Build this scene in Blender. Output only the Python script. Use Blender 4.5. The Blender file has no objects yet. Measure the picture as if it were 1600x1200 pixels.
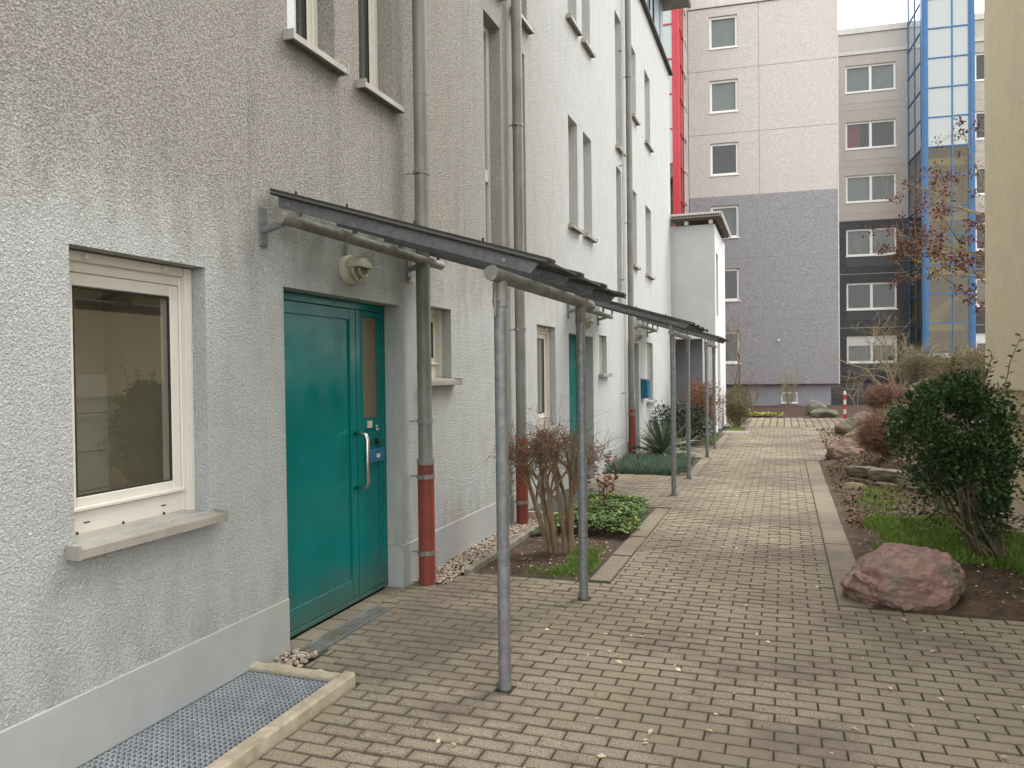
import bpy, bmesh, math, random
import numpy as np
from mathutils import Vector, Matrix, noise as mnoise
random.seed(7); rng = np.random.default_rng(11)
S = bpy.context.scene; COL = S.collection
# ---------------------------------------------------------------- camera, sky, sun, exposure
def cam_axes(yaw, pitch, roll):
    y, p, r = map(math.radians, (yaw, pitch, roll))
    F = Vector((-math.sin(y)*math.cos(p), math.cos(y)*math.cos(p), math.sin(p)))
    R0 = Vector((math.cos(y), math.sin(y), 0)); U0 = R0.cross(F)
    return F, R0*math.cos(r)+U0*math.sin(r), -R0*math.sin(r)+U0*math.cos(r)
CF, CR, CU = cam_axes(19.5, -0.85, -0.72)
CPOS = Vector((0, 0, 1.6))
cd = bpy.data.cameras.new('camera'); cam = bpy.data.objects.new('camera', cd); COL.objects.link(cam)
cd.sensor_width = 36; cd.lens = 27.0; cd.clip_end = 2000; cd.clip_start = 0.05
M = Matrix((CR, CU, -CF)).transposed().to_4x4(); M.translation = CPOS; cam.matrix_world = M
S.camera = cam
W = bpy.data.worlds.new('World'); S.world = W; W.use_nodes = True
nt = W.node_tree; nt.nodes.clear()
out = nt.nodes.new('ShaderNodeOutputWorld'); bg = nt.nodes.new('ShaderNodeBackground')
sky = nt.nodes.new('ShaderNodeTexSky'); sky.sky_type = 'NISHITA'; sky.sun_disc = False
SUN_EL, SUN_AZ = 52.0, 40.0            # azimuth measured from +Y towards +X
sky.sun_elevation = math.radians(SUN_EL); sky.sun_rotation = math.radians(SUN_AZ)
sky.dust_density = 5.0; sky.air_density = 1.0
mx = nt.nodes.new('ShaderNodeMixRGB'); mx.inputs[0].default_value = 0.86
mx.inputs[2].default_value = (12.1, 12.0, 11.85, 1)      # the even white cloud cover
nt.links.new(sky.outputs[0], mx.inputs[1]); nt.links.new(mx.outputs[0], bg.inputs[0])
bg.inputs[1].default_value = 0.105
nt.links.new(bg.outputs[0], out.inputs[0])
sl = bpy.data.lights.new('sun', 'SUN'); sl.energy = 1.1; sl.angle = math.radians(30); sl.color = (1, .96, .9)
so = bpy.data.objects.new('sun', sl); COL.objects.link(so)
sd = Vector((math.sin(math.radians(SUN_AZ))*math.cos(math.radians(SUN_EL)), math.cos(math.radians(SUN_AZ))*math.cos(math.radians(SUN_EL)), math.sin(math.radians(SUN_EL))))
so.rotation_euler = sd.to_track_quat('Z', 'Y').to_euler()
V = S.view_settings; V.view_transform = 'Standard'; V.look = 'None'; V.exposure = 1.05; V.gamma = 1; V.use_curve_mapping = False
S.render.engine = 'CYCLES'
S.cycles.max_bounces = 8; S.cycles.diffuse_bounces = 4; S.cycles.transparent_max_bounces = 16
S.cycles.use_denoising = True; S.cycles.use_adaptive_sampling = False; S.cycles.sample_clamp_indirect = 4; S.cycles.caustics_reflective = False; S.cycles.caustics_refractive = False

# ---------------------------------------------------------------- helpers
class MB:
    def __init__(s): s.v = []; s.f = []; s.n = 0
    def add(s, v, f):
        o = s.n; s.v.extend([tuple(p) for p in v]); s.n += len(v)
        s.f.extend([tuple(i+o for i in q) for q in f]); return s
    def np(s, v, f):
        o = s.n; s.v.extend(map(tuple, v.tolist())); s.n += len(v)
        s.f.extend(map(tuple, (f+o).tolist())); return s
    def box(s, x0, x1, y0, y1, z0, z1):
        v = [(x0,y0,z0),(x1,y0,z0),(x1,y1,z0),(x0,y1,z0),(x0,y0,z1),(x1,y0,z1),(x1,y1,z1),(x0,y1,z1)]
        return s.add(v, BOXF)
    def tube(s, pts, rad, n=8, caps=True):
        pts = [Vector(p) for p in pts]; k = len(pts)
        if not hasattr(rad, '__len__'): rad = [rad]*k
        v = []; f = []
        t = (pts[1]-pts[0]).normalized()
        a = t.cross(Vector((0,0,1)))
        if a.length < 1e-3: a = Vector((1,0,0))
        a.normalize()
        for i, p in enumerate(pts):
            t = (pts[min(i+1,k-1)]-pts[max(i-1,0)]).normalized()
            a = (a - t*a.dot(t))
            if a.length < 1e-6: a = t.orthogonal()
            a.normalize(); b = t.cross(a)
            for j in range(n):
                w = 2*math.pi*j/n
                v.append(p + (a*math.cos(w)+b*math.sin(w))*rad[i])
        for i in range(k-1):
            for j in range(n):
                j2 = (j+1) % n
                f.append((i*n+j, i*n+j2, (i+1)*n+j2, (i+1)*n+j))
        if caps:
            f.append(tuple(range(n-1,-1,-1))); f.append(tuple((k-1)*n+j for j in range(n)))
        return s.add(v, f)
    def build(s, name, mat, parent=None, origin=(0,0,0), smooth=False, kind=None):
        me = bpy.data.meshes.new(name)
        o = Vector(origin)
        if any(o): vv = [(p[0]-o[0], p[1]-o[1], p[2]-o[2]) for p in s.v]
        else: vv = s.v
        me.from_pydata(vv, [], s.f)
        if mat: me.materials.append(mat)
        if smooth: me.polygons.foreach_set('use_smooth', [True]*len(me.polygons))
        me.update()
        ob = bpy.data.objects.new(name, me); COL.objects.link(ob)
        if parent: ob.parent = parent
        elif any(o): ob.location = o
        if kind: ob['kind'] = kind
        return ob
BOXF = [(0,3,2,1),(4,5,6,7),(0,1,5,4),(1,2,6,5),(2,3,7,6),(3,0,4,7)]
def smooth_by_angle(ob, deg=35):
    bm = bmesh.new(); bm.from_mesh(ob.data)
    for f in bm.faces: f.smooth = True
    for e in bm.edges:
        if len(e.link_faces) == 2 and e.calc_face_angle(0) > math.radians(deg): e.smooth = False
    bm.to_mesh(ob.data); bm.free()
def bevel(ob, w=.004, seg=1):
    m = ob.modifiers.new('bevel', 'BEVEL'); m.width = w; m.segments = seg; m.limit_method = 'ANGLE'; m.angle_limit = math.radians(40)
    return ob
def thing(name, label, cat, loc=(0,0,0), group=None):
    o = bpy.data.objects.new(name, None); COL.objects.link(o); o.location = loc; o.empty_display_size = .1
    o['label'] = label; o['category'] = cat
    if group: o['group'] = group
    return o
def tag(o, label, cat, group=None, kind=None):
    o['label'] = label; o['category'] = cat
    if group: o['group'] = group
    if kind: o['kind'] = kind
    return o
def kindof(o, k, label=None):
    o['kind'] = k
    if label: o['label'] = label
    return o

class Frame:            # local frame on a wall: u along, v up, n outward
    def __init__(s, O, U, N):
        s.O, s.U, s.N = Vector(O), Vector(U).normalized(), Vector(N).normalized(); s.Z = Vector((0,0,1))
        s.flip = s.U.cross(s.Z).dot(s.N) < 0
    def p(s, u, v, n=0): return s.O+s.U*u+s.Z*v+s.N*n
    def box(s, mb, u0, u1, v0, v1, n0, n1):
        P = [s.p(u0,v0,n0),s.p(u1,v0,n0),s.p(u1,v1,n0),s.p(u0,v1,n0),s.p(u0,v0,n1),s.p(u1,v0,n1),s.p(u1,v1,n1),s.p(u0,v1,n1)]
        F = [tuple(reversed(f)) for f in BOXF] if s.flip else BOXF
        return mb.add(P, F)
    def quad(s, mb, a, b, c, d):
        f = (3,2,1,0) if s.flip else (0,1,2,3)
        return mb.add([s.p(*a), s.p(*b), s.p(*c), s.p(*d)], [f])
    def ring(s, mb, u0, u1, v0, v1, w, n0, n1, wb=None, wt=None):
        wb = w if wb is None else wb; wt = w if wt is None else wt
        s.box(mb, u0, u0+w, v0, v1, n0, n1); s.box(mb, u1-w, u1, v0, v1, n0, n1)
        s.box(mb, u0+w, u1-w, v0, v0+wb, n0, n1-.0015); s.box(mb, u0+w, u1-w, v1-wt, v1, n0, n1-.0015)
        return mb
def wall_holes(fr, mb, u0, u1, v0, v1, holes, depth, edge=None, nofs=0.0):
    us = sorted({u0, u1, *[h[0] for h in holes], *[h[1] for h in holes]}); us = [u for u in us if u0 <= u <= u1]
    vs = sorted({v0, v1, *[h[2] for h in holes], *[h[3] for h in holes]}); vs = [v for v in vs if v0 <= v <= v1]
    for i in range(len(us)-1):
        for j in range(len(vs)-1):
            uc, vc = (us[i]+us[i+1])/2, (vs[j]+vs[j+1])/2
            if any(h[0] < uc < h[1] and h[2] < vc < h[3] for h in holes): continue
            fr.quad(mb, (us[i],vs[j],nofs), (us[i+1],vs[j],nofs), (us[i+1],vs[j+1],nofs), (us[i],vs[j+1],nofs))
    for h in holes:
        a, b, c, d = h[0], h[1], max(h[2], v0), min(h[3], v1)
        if c >= d: continue
        D = nofs-depth
        fr.quad(mb, (a,c,nofs), (a,d,nofs), (a,d,D), (a,c,D)); fr.quad(mb, (b,c,D), (b,d,D), (b,d,nofs), (b,c,nofs))
        if h[3] < v1: fr.quad(mb, (a,d,nofs), (b,d,nofs), (b,d,D), (a,d,D))
        if h[2] > v0: fr.quad(mb, (a,c,D), (b,c,D), (b,c,nofs), (a,c,nofs))
    if edge:
        D = nofs-edge
        for q in (((u0,v0,nofs),(u0,v1,nofs),(u0,v1,D),(u0,v0,D)), ((u1,v0,D),(u1,v1,D),(u1,v1,nofs),(u1,v0,nofs)),
                  ((u0,v1,nofs),(u1,v1,nofs),(u1,v1,D),(u0,v1,D)), ((u0,v0,D),(u1,v0,D),(u1,v0,nofs),(u0,v0,nofs))):
            fr.quad(mb, *q)
    return mb

# ---------------------------------------------------------------- materials
def new_mat(name):
    m = bpy.data.materials.new(name); m.use_nodes = True; t = m.node_tree
    b = t.nodes['Principled BSDF']; return m, t, b
def N(t, typ, **kw):
    n = t.nodes.new(typ)
    for k, v in kw.items():
        if k.startswith('i_'): n.inputs[k[2:].replace('_', ' ')].default_value = v
        else: setattr(n, k, v)
    return n
def L(t, a, b): t.links.new(a, b)
def c4(c): return (c[0], c[1], c[2], 1)
def noise_tex(t, pos, scale, detail=4, rough=.55, dist=0.0, stretch=None):
    n = N(t, 'ShaderNodeTexNoise'); n.inputs['Scale'].default_value = scale; n.inputs['Detail'].default_value = detail
    n.inputs['Roughness'].default_value = rough; n.inputs['Distortion'].default_value = dist
    if stretch:
        mp = N(t, 'ShaderNodeMapping'); mp.inputs['Scale'].default_value = stretch; L(t, pos, mp.inputs[0]); pos = mp.outputs[0]
    L(t, pos, n.inputs['Vector']); return n.outputs['Fac']
def ramp(t, fac, a, b, lo=.35, hi=.65):
    r = N(t, 'ShaderNodeMapRange'); r.interpolation_type = 'SMOOTHSTEP'
    r.inputs[1].default_value = lo; r.inputs[2].default_value = hi; r.inputs[3].default_value = a; r.inputs[4].default_value = b
    L(t, fac, r.inputs[0]); return r.outputs[0]
def mix(t, fac, a, b, typ='MIX'):
    n = N(t, 'ShaderNodeMixRGB', blend_type=typ)
    for i, x in ((0, fac), (1, a), (2, b)):
        if isinstance(x, (int, float)): n.inputs[i].default_value = x
        elif isinstance(x, tuple): n.inputs[i].default_value = c4(x)
        else: L(t, x, n.inputs[i])
    return n.outputs[0]
def mathn(t, op, a, b=0.0):
    n = N(t, 'ShaderNodeMath', operation=op)
    for i, x in ((0, a), (1, b)):
        if isinstance(x, (int, float)): n.inputs[i].default_value = x
        else: L(t, x, n.inputs[i])
    return n.outputs[0]
def bumpn(t, b, h, strength, dist):
    n = N(t, 'ShaderNodeBump'); n.inputs['Strength'].default_value = strength; n.inputs['Distance'].default_value = dist
    L(t, h, n.inputs['Height']); L(t, n.outputs[0], b.inputs['Normal'])
def pm(name, c1, c2=None, scale=8, rough=.8, bump=0, bscale=60, bdist=.004, rand=0.0, metal=0.0, c3=None, scale3=1.5, spec=None, lo=.35, hi=.65, trans=0.0, stretch=None):
    """two-tone noise material, world position, optional third large blotch colour and brightness change per piece"""
    m, t, b = new_mat(name)
    g = N(t, 'ShaderNodeNewGeometry'); pos = g.outputs['Position']
    if c2 is None: c2 = tuple(x*.85 for x in c1)
    col = mix(t, ramp(t, noise_tex(t, pos, scale, 6, .6, stretch=stretch), 0, 1, lo, hi), c1, c2)
    if c3: col = mix(t, ramp(t, noise_tex(t, pos, scale3, 4), 0, 1, .45, .68), col, c3)
    if rand:
        oi = N(t, 'ShaderNodeObjectInfo')
        r = mathn(t, 'FRACT', mathn(t, 'ADD', g.outputs['Random Per Island'], oi.outputs['Random']))
        k = N(t, 'ShaderNodeMapRange'); k.inputs[3].default_value = 1-rand; k.inputs[4].default_value = 1+rand
        L(t, r, k.inputs[0])
        hs = N(t, 'ShaderNodeHueSaturation'); L(t, k.outputs[0], hs.inputs['Value']); L(t, col, hs.inputs['Color']); col = hs.outputs[0]
    L(t, col, b.inputs['Base Color']); b.inputs['Roughness'].default_value = rough; b.inputs['Metallic'].default_value = metal
    if spec is not None: b.inputs['Specular IOR Level'].default_value = spec
    if bump: bumpn(t, b, noise_tex(t, pos, bscale, 5, .65), bump, bdist)
    if trans:
        o = t.nodes['Material Output']; tr = N(t, 'ShaderNodeBsdfTranslucent'); L(t, col, tr.inputs[0])
        ms = N(t, 'ShaderNodeMixShader'); ms.inputs[0].default_value = trans
        L(t, b.outputs[0], ms.inputs[1]); L(t, tr.outputs[0], ms.inputs[2]); L(t, ms.outputs[0], o.inputs[0])
    return m
def glass(name, tint=(.75,.8,.78), gain=1.6, rough=.01, milky=0.0, milk=(.6,.65,.62)):
    m, t, b = new_mat(name); o = t.nodes['Material Output']
    lw = N(t, 'ShaderNodeNewGeometry')
    d = N(t, 'ShaderNodeVectorMath', operation='DOT_PRODUCT'); L(t, lw.outputs['Incoming'], d.inputs[0]); L(t, lw.outputs['Normal'], d.inputs[1])
    a = mathn(t, 'SUBTRACT', 1.0, mathn(t, 'ABSOLUTE', d.outputs['Value']))
    f = mathn(t, 'MINIMUM', mathn(t, 'MULTIPLY', mathn(t, 'ADD', mathn(t, 'MULTIPLY', mathn(t, 'POWER', a, 5.0), .95), .05), gain), 1.0)
    gl = N(t, 'ShaderNodeBsdfGlossy'); gl.inputs['Roughness'].default_value = rough; gl.inputs[0].default_value = (1,1,1,1)
    tr = N(t, 'ShaderNodeBsdfTransparent'); tr.inputs[0].default_value = c4(tint)
    back = tr.outputs[0]
    if milky:
        df = N(t, 'ShaderNodeBsdfDiffuse'); df.inputs[0].default_value = c4(milk)
        m2 = N(t, 'ShaderNodeMixShader'); m2.inputs[0].default_value = milky; L(t, back, m2.inputs[1]); L(t, df.outputs[0], m2.inputs[2]); back = m2.outputs[0]
    ms = N(t, 'ShaderNodeMixShader'); L(t, f, ms.inputs[0]); L(t, back, ms.inputs[1]); L(t, gl.outputs[0], ms.inputs[2])
    L(t, ms.outputs[0], o.inputs[0]); return m

def stucco():
    m, t, b = new_mat('stucco'); g = N(t, 'ShaderNodeNewGeometry'); pos = g.outputs['Position']
    sx = N(t, 'ShaderNodeSeparateXYZ'); L(t, pos, sx.inputs[0])
    big = noise_tex(t, pos, .8, 4); mid = noise_tex(t, pos, 7, 4, .6, stretch=(1, 1, .35)); fine = noise_tex(t, pos, 150, 3, .7)
    # weathered, sootier render higher up: the edge wanders with the noise
    zz = mathn(t, 'ADD', sx.outputs['Z'], mathn(t, 'MULTIPLY', mathn(t, 'SUBTRACT', big, .5), .9))
    zz = mathn(t, 'ADD', zz, mathn(t, 'MULTIPLY', mathn(t, 'SUBTRACT', mid, .5), .7))
    up = ramp(t, zz, 0, 1, 2.0, 2.75)
    yy = ramp(t, sx.outputs['Y'], 1, .0, 5.0, 11.0)
    up = mathn(t, 'MULTIPLY', up, mathn(t, 'ADD', mathn(t, 'MULTIPLY', yy, .93), .07))
    base = mix(t, yy, (.72,.755,.76), (.645,.678,.668))  # base painted paler towards the far end, where more daylight falls
    col = mix(t, up, base, (.50,.472,.432))
    col = mix(t, ramp(t, mid, 0, .3, .4, .75), col, (.47,.465,.44))
    col = mix(t, ramp(t, fine, .0, .38, .35, .62), (1,1,1), (.45,.44,.42)) if False else mix(t, ramp(t, fine, .16, 0, .36, .56), col, (.30,.29,.275))
    streak = noise_tex(t, pos, 1.0, 5, .65, stretch=(1, 11, .45))
    col = mix(t, mathn(t, 'MULTIPLY', ramp(t, streak, 0, .42, .52, .72), mathn(t, 'ADD', mathn(t, 'MULTIPLY', up, .8), .2)), col, (.27,.26,.24))
    low = ramp(t, sx.outputs['Z'], .5, 0, .31, .75)
    col = mix(t, mathn(t, 'MULTIPLY', low, ramp(t, mid, 0, 1, .35, .7)), col, (.44,.44,.40))
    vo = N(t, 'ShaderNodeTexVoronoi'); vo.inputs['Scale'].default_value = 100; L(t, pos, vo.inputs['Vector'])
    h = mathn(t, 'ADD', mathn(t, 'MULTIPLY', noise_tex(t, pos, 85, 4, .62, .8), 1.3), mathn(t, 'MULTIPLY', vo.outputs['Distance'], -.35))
    # tiny grain shadows painted into the pores, stronger on the sooty upper wall
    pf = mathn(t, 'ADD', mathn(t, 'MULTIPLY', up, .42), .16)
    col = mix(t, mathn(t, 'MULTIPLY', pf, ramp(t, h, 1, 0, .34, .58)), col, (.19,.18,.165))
    L(t, col, b.inputs['Base Color']); b.inputs['Roughness'].default_value = .93; b.inputs['Specular IOR Level'].default_value = .2
    bumpn(t, b, h, 1.0, .016); return m
def brick_mat(name, c1, c2, moss=(.16,.155,.09), rand=.16):
    m, t, b = new_mat(name); g = N(t, 'ShaderNodeNewGeometry'); pos = g.outputs['Position']; oi = N(t, 'ShaderNodeObjectInfo')
    r = mathn(t, 'FRACT', mathn(t, 'ADD', g.outputs['Random Per Island'], oi.outputs['Random']))
    col = mix(t, r, c1, c2)
    at = N(t, 'ShaderNodeAttribute'); at.attribute_name = 'wear'        # 0 along a paver's rim, 1 on its rubbed middle
    rim = mathn(t, 'MULTIPLY', mathn(t, 'SUBTRACT', 1.0, at.outputs['Fac']), ramp(t, noise_tex(t, pos, 1.1, 4), .15, .8, .38, .60))
    rim = mathn(t, 'MULTIPLY', rim, ramp(t, noise_tex(t, pos, 28, 3), .45, 1, .35, .6))
    col = mix(t, rim, col, (.15,.122,.095))
    col = mix(t, ramp(t, noise_tex(t, pos, 120, 4, .85), .92, 0, .38, .55), col, (.085,.07,.055))
    col = mix(t, ramp(t, noise_tex(t, pos, 150, 3, .75), 0, .85, .54, .68), col, (.60,.55,.45))
    st = mathn(t, 'ADD', noise_tex(t, pos, .55, 5, .6), mathn(t, 'MULTIPLY', noise_tex(t, pos, 9, 3), .12))
    col = mix(t, ramp(t, st, 0, .78, .47, .66), col, (.165,.132,.112))
    mo = mathn(t, 'ADD', noise_tex(t, pos, .9, 4), mathn(t, 'MULTIPLY', noise_tex(t, pos, 14, 3), .15))
    col = mix(t, ramp(t, mo, .6, 0, .46, .62), col, moss)
    L(t, col, b.inputs['Base Color']); b.inputs['Roughness'].default_value = .9; b.inputs['Specular IOR Level'].default_value = .25
    bumpn(t, b, noise_tex(t, pos, 260, 4, .7), .55, .003); return m

MT = {}
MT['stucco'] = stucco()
MT['plinth'] = pm('plinth_render', (.42,.437,.434), (.375,.39,.386), 3, .85, .35, 25, .006, c3=(.41,.41,.385), scale3=1.3)
MT['brick'] = brick_mat('paver_concrete', (.41,.348,.258), (.355,.30,.222), moss=(.28,.245,.165))
MT['brick_far'] = brick_mat('paver_yellow', (.42,.36,.25), (.36,.31,.22), moss=(.28,.25,.14))
MT['slab'] = brick_mat('slab_concrete', (.335,.285,.213), (.295,.25,.187), moss=(.25,.22,.145))
MT['sand'] = pm('joint_sand', (.07,.06,.045), (.045,.04,.028), 30, .95, .5, 200, .003, c3=(.05,.055,.02), scale3=1)
MT['soil'] = pm('soil', (.125,.08,.052), (.065,.043,.03), 14, .95, 1.0, 40, .03, c3=(.15,.105,.07), scale3=3)
MT['mulch'] = pm('bark_mulch', (.12,.066,.05), (.062,.035,.027), 18, .95, 1.0, 30, .05)
MT['earth'] = pm('earth', (.12,.10,.07), (.08,.07,.045), 1.5, .95, .6, 8, .03)
MT['teal'] = pm('teal_paint', (.004,.185,.175), (.004,.172,.164), 4, .13, .05, 6, .004, spec=.14, c3=(.006,.150,.144), scale3=1.2)
MT['steel'] = pm('stainless_steel', (.62,.60,.56), (.55,.53,.5), 30, .22, metal=1)
MT['galv'] = pm('galvanised_steel', (.25,.265,.275), (.20,.21,.22), 34, .5, .12, 50, .002, metal=.45, c3=(.29,.305,.31), scale3=18)
MT['galvdark'] = pm('galvanised_grey', (.17,.18,.187), (.125,.132,.138), 30, .5, .1, 50, .002, metal=.3)
MT['galvgrate'] = pm('galvanised_grating', (.42,.45,.48), (.34,.365,.39), 12, .5, .1, 50, .002, metal=.2)
MT['galvdull'] = pm('galvanised_weathered', (.28,.275,.25), (.20,.195,.17), 16, .62, .15, 60, .002, metal=.35, c3=(.33,.33,.32), scale3=5)
MT['zinc'] = pm('zinc_downpipe', (.23,.23,.20), (.175,.175,.152), 12, .48, .05, 30, .002, metal=.15, c3=(.25,.25,.23), scale3=3, stretch=(1,1,.15))
MT['redpipe'] = pm('red_pipe', (.28,.058,.036), (.21,.045,.03), 7, .55, .06, 30, .003, c3=(.16,.04,.03), scale3=3)
MT['rubber'] = pm('dark_rubber', (.035,.033,.03), (.02,.02,.018), 20, .6)
MT['pvc'] = pm('cream_pvc', (.75,.725,.655), (.71,.685,.615), 3, .35, spec=.5)
MT['pvcwhite'] = pm('white_pvc', (.84,.83,.80), (.80,.79,.76), 2, .4)
MT['sill'] = pm('aluminium_sill', (.42,.395,.35), (.36,.34,.30), 9, .4, c3=(.32,.30,.27), scale3=3, metal=.1)
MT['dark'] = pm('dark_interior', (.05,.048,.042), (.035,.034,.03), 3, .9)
MT['roomwall'] = pm('room_wall', (.52,.46,.36), (.48,.42,.33), 2, .9)
MT['tile'] = pm('wall_tile', (.62,.60,.53), (.58,.56,.50), 3, .25, rand=.08)
MT['glass'] = glass('window_glass', gain=3.2)
MT['farglass'] = glass('far_window_glass', (.72,.75,.74), gain=.8)
MT['kitchenglass'] = glass('kitchen_glass', (.97,.98,.95), gain=2.6)
MT['oliveglass'] = glass('olive_tower_glass', (.66,.60,.40), gain=1.1)  # olive tint painted in for trees mirrored in the lower tower panes
MT['glassdark'] = glass('dark_window_glass', (.35,.38,.37), gain=3.2)
MT['towerglass'] = glass('tower_glass', (.7,.78,.76), gain=3.0, rough=.03)
MT['towerglass2'] = glass('frosted_tower_glass', (.7,.78,.76), gain=2.0, rough=.05, milky=.85, milk=(.40,.45,.44))
MT['canopyglass'] = glass('canopy_glass', (.8,.84,.82), gain=1.5, rough=.05, milky=.18, milk=(.5,.52,.5))
MT['wireglass'] = glass('patterned_glass', (.5,.45,.36), gain=1.3, rough=.25, milky=.6, milk=(.28,.23,.15))
MT['lampbody'] = pm('cream_lamp_plastic', (.64,.60,.47), (.58,.54,.42), 12, .4, c3=(.52,.48,.37), scale3=9)
MT['lampglass'] = pm('lamp_glass', (.38,.36,.32), (.33,.31,.28), 10, .25)
MT['blue'] = pm('blue_letterbox', (.012,.15,.26), (.012,.14,.24), 5, .3)
MT['bluelight'] = pm('blue_sheet', (.03,.20,.32), (.03,.18,.29), 5, .35)
MT['beige'] = pm('beige_render', (.82,.71,.51), (.70,.60,.43), 40, .95, .7, 90, .008, c3=(.72,.62,.45), scale3=2.4, stretch=(1,1,.5))
MT['beigelow'] = pm('beige_concrete', (.70,.59,.42), (.60,.50,.35), 6, .9, .4, 50, .005, c3=(.55,.46,.31), scale3=1.2)
MT['gab_up'] = pm('panel_pink_grey', (.585,.55,.522), (.50,.465,.44), 11, .95, .7, 25, .02, lo=.4, hi=.6, stretch=(1,1,2))
MT['gab_low'] = pm('panel_blue_grey', (.325,.325,.338), (.245,.245,.257), 11, .95, .7, 25, .02, lo=.4, hi=.6, stretch=(1,1,2))
MT['gab_base'] = pm('grey_base', (.29,.295,.32), (.27,.275,.30), 2, .85)
MT['b2_up'] = pm('panel_warm_grey', (.51,.47,.445), (.44,.405,.385), 9, .95, .5, 25, .015, stretch=(1,1,2))
MT['b2_smooth'] = pm('smooth_warm_grey', (.50,.465,.44), (.475,.44,.415), 2, .9)
MT['b2_low'] = pm('panel_charcoal', (.085,.086,.092), (.06,.061,.066), 9, .95, .5, 25, .015)
MT['b2_lowsmooth'] = pm('smooth_charcoal', (.10,.101,.107), (.09,.091,.097), 2, .9)
MT['whiteconc'] = pm('pale_concrete', (.62,.60,.57), (.56,.54,.51), 4, .9)
MT['redmetal'] = pm('red_metal', (.52,.032,.055), (.45,.03,.05), 4, .35)
MT['bluemetal'] = pm('blue_metal', (.035,.145,.33), (.03,.125,.29), 4, .35)
MT['cladding'] = pm('blue_grey_cladding', (.36,.43,.47), (.33,.40,.44), 2, .45, metal=.2)
MT['annex'] = pm('annex_render', (.56,.58,.585), (.52,.54,.545), 3, .93, .5, 60, .006, c3=(.50,.515,.515), scale3=1)
MT['white'] = pm('white_render', (.74,.75,.75), (.70,.71,.71), 3, .9, .4, 80, .005)
MT['roofing'] = pm('roof_panel', (.42,.40,.37), (.36,.345,.32), 5, .7)
MT['underside'] = pm('brown_soffit', (.15,.115,.085), (.12,.09,.07), 4, .8)
MT['curtain'] = pm('net_curtain', (.50,.50,.48), (.30,.30,.29), 9, .95, trans=.2, stretch=(1,1,.1))
MT['pink'] = pm('pink_curtain', (.62,.07,.16), (.50,.05,.12), 5, .9)
MT['beigeblind'] = pm('beige_blind', (.55,.5,.38), (.5,.45,.34), 5, .9)
MT['kerb'] = pm('kerb_concrete', (.54,.47,.35), (.44,.38,.285), 9, .92, .8, 70, .006, c3=(.36,.31,.22), scale3=5)
MT['edging'] = pm('edging_concrete', (.30,.265,.22), (.22,.195,.16), 9, .92, .7, 60, .006, c3=(.2,.19,.13), scale3=3)
MT['pebble'] = pm('pebble', (.46,.39,.31), (.36,.30,.24), 30, .8, rand=.45)
MT['bark'] = pm('pale_bark', (.30,.215,.135), (.19,.13,.08), 22, .95, .8, 60, .008, stretch=(1,1,.2))
MT['twig'] = pm('brown_twig', (.25,.16,.10), (.16,.10,.065), 20, .9, rand=.3)
MT['twigred'] = pm('reddish_twig', (.30,.185,.13), (.20,.115,.08), 20, .9, rand=.35)
MT['twigtan'] = pm('tan_twig', (.30,.25,.14), (.21,.17,.10), 20, .9, rand=.35)
MT['twiggrey'] = pm('olive_twig', (.20,.18,.11), (.13,.115,.07), 20, .9, rand=.3)
MT['leafdark'] = pm('evergreen_leaf', (.052,.105,.03), (.03,.068,.022), 9, .35, rand=.5, spec=.35, trans=.12)
MT['leafyg'] = pm('young_leaf', (.09,.15,.03), (.06,.11,.025), 9, .5, rand=.4, trans=.25)
MT['leafcover'] = pm('groundcover_leaf', (.13,.215,.045), (.075,.14,.03), 9, .5, rand=.55, trans=.15)
MT['leafblue'] = pm('blue_green_leaf', (.16,.24,.16), (.10,.165,.11), 9, .7, rand=.35, trans=.15)
MT['leafrhodo'] = pm('grey_green_leaf', (.05,.075,.042), (.03,.048,.026), 9, .4, rand=.6)
MT['leafcopper'] = pm('copper_leaf', (.31,.115,.04), (.20,.07,.026), 9, .7, rand=.4, trans=.2)
MT['leafhedge'] = pm('olive_hedge_leaf', (.16,.135,.055), (.11,.09,.04), 9, .8, rand=.4, trans=.2)
MT['leafred'] = pm('dark_red_seed', (.17,.05,.035), (.10,.03,.022), 9, .7, rand=.45)
MT['leafmahonia'] = pm('bronze_leaf', (.21,.07,.04), (.14,.05,.03), 9, .5, rand=.4)
MT['yucca'] = pm('yucca_leaf', (.12,.165,.10), (.08,.12,.075), 3, .45, rand=.3)
MT['yuccaedge'] = pm('yucca_pale_leaf', (.30,.33,.22), (.2,.24,.15), 3, .5, rand=.3)
MT['grass'] = pm('grass_blade', (.19,.31,.045), (.145,.22,.04), 3, .6, rand=.4, trans=.2)
MT['litter'] = pm('dry_leaf', (.20,.115,.06), (.11,.062,.034), 20, .85, rand=.55)
MT['chip'] = pm('pale_chip', (.74,.60,.42), (.58,.44,.29), 20, .8, rand=.35)
MT['rockred'] = pm('red_porphyry', (.45,.285,.24), (.29,.175,.15), 13, .85, 1.0, 34, .03, c3=(.25,.21,.165), scale3=5, lo=.42, hi=.58)
MT['rockgrey'] = pm('grey_green_rock', (.19,.185,.165), (.13,.13,.115), 5, .9, .8, 20, .02, c3=(.19,.20,.10), scale3=2)
MT['rockbrown'] = pm('brown_rock', (.25,.18,.125), (.17,.125,.09), 6, .9, .8, 24, .02, c3=(.16,.16,.085), scale3=2.5)
MT['stone'] = pm('wall_stone', (.23,.195,.14), (.14,.12,.085), 6, .9, .8, 30, .015, rand=.35, c3=(.17,.18,.09), scale3=3)
MT['rockrust'] = pm('rusty_rock', (.32,.20,.15), (.20,.13,.095), 9, .9, .9, 28, .03, c3=(.17,.14,.10), scale3=3)
MT['signred'] = pm('red_band', (.55,.03,.03), (.48,.03,.03), 4, .4)
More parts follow.
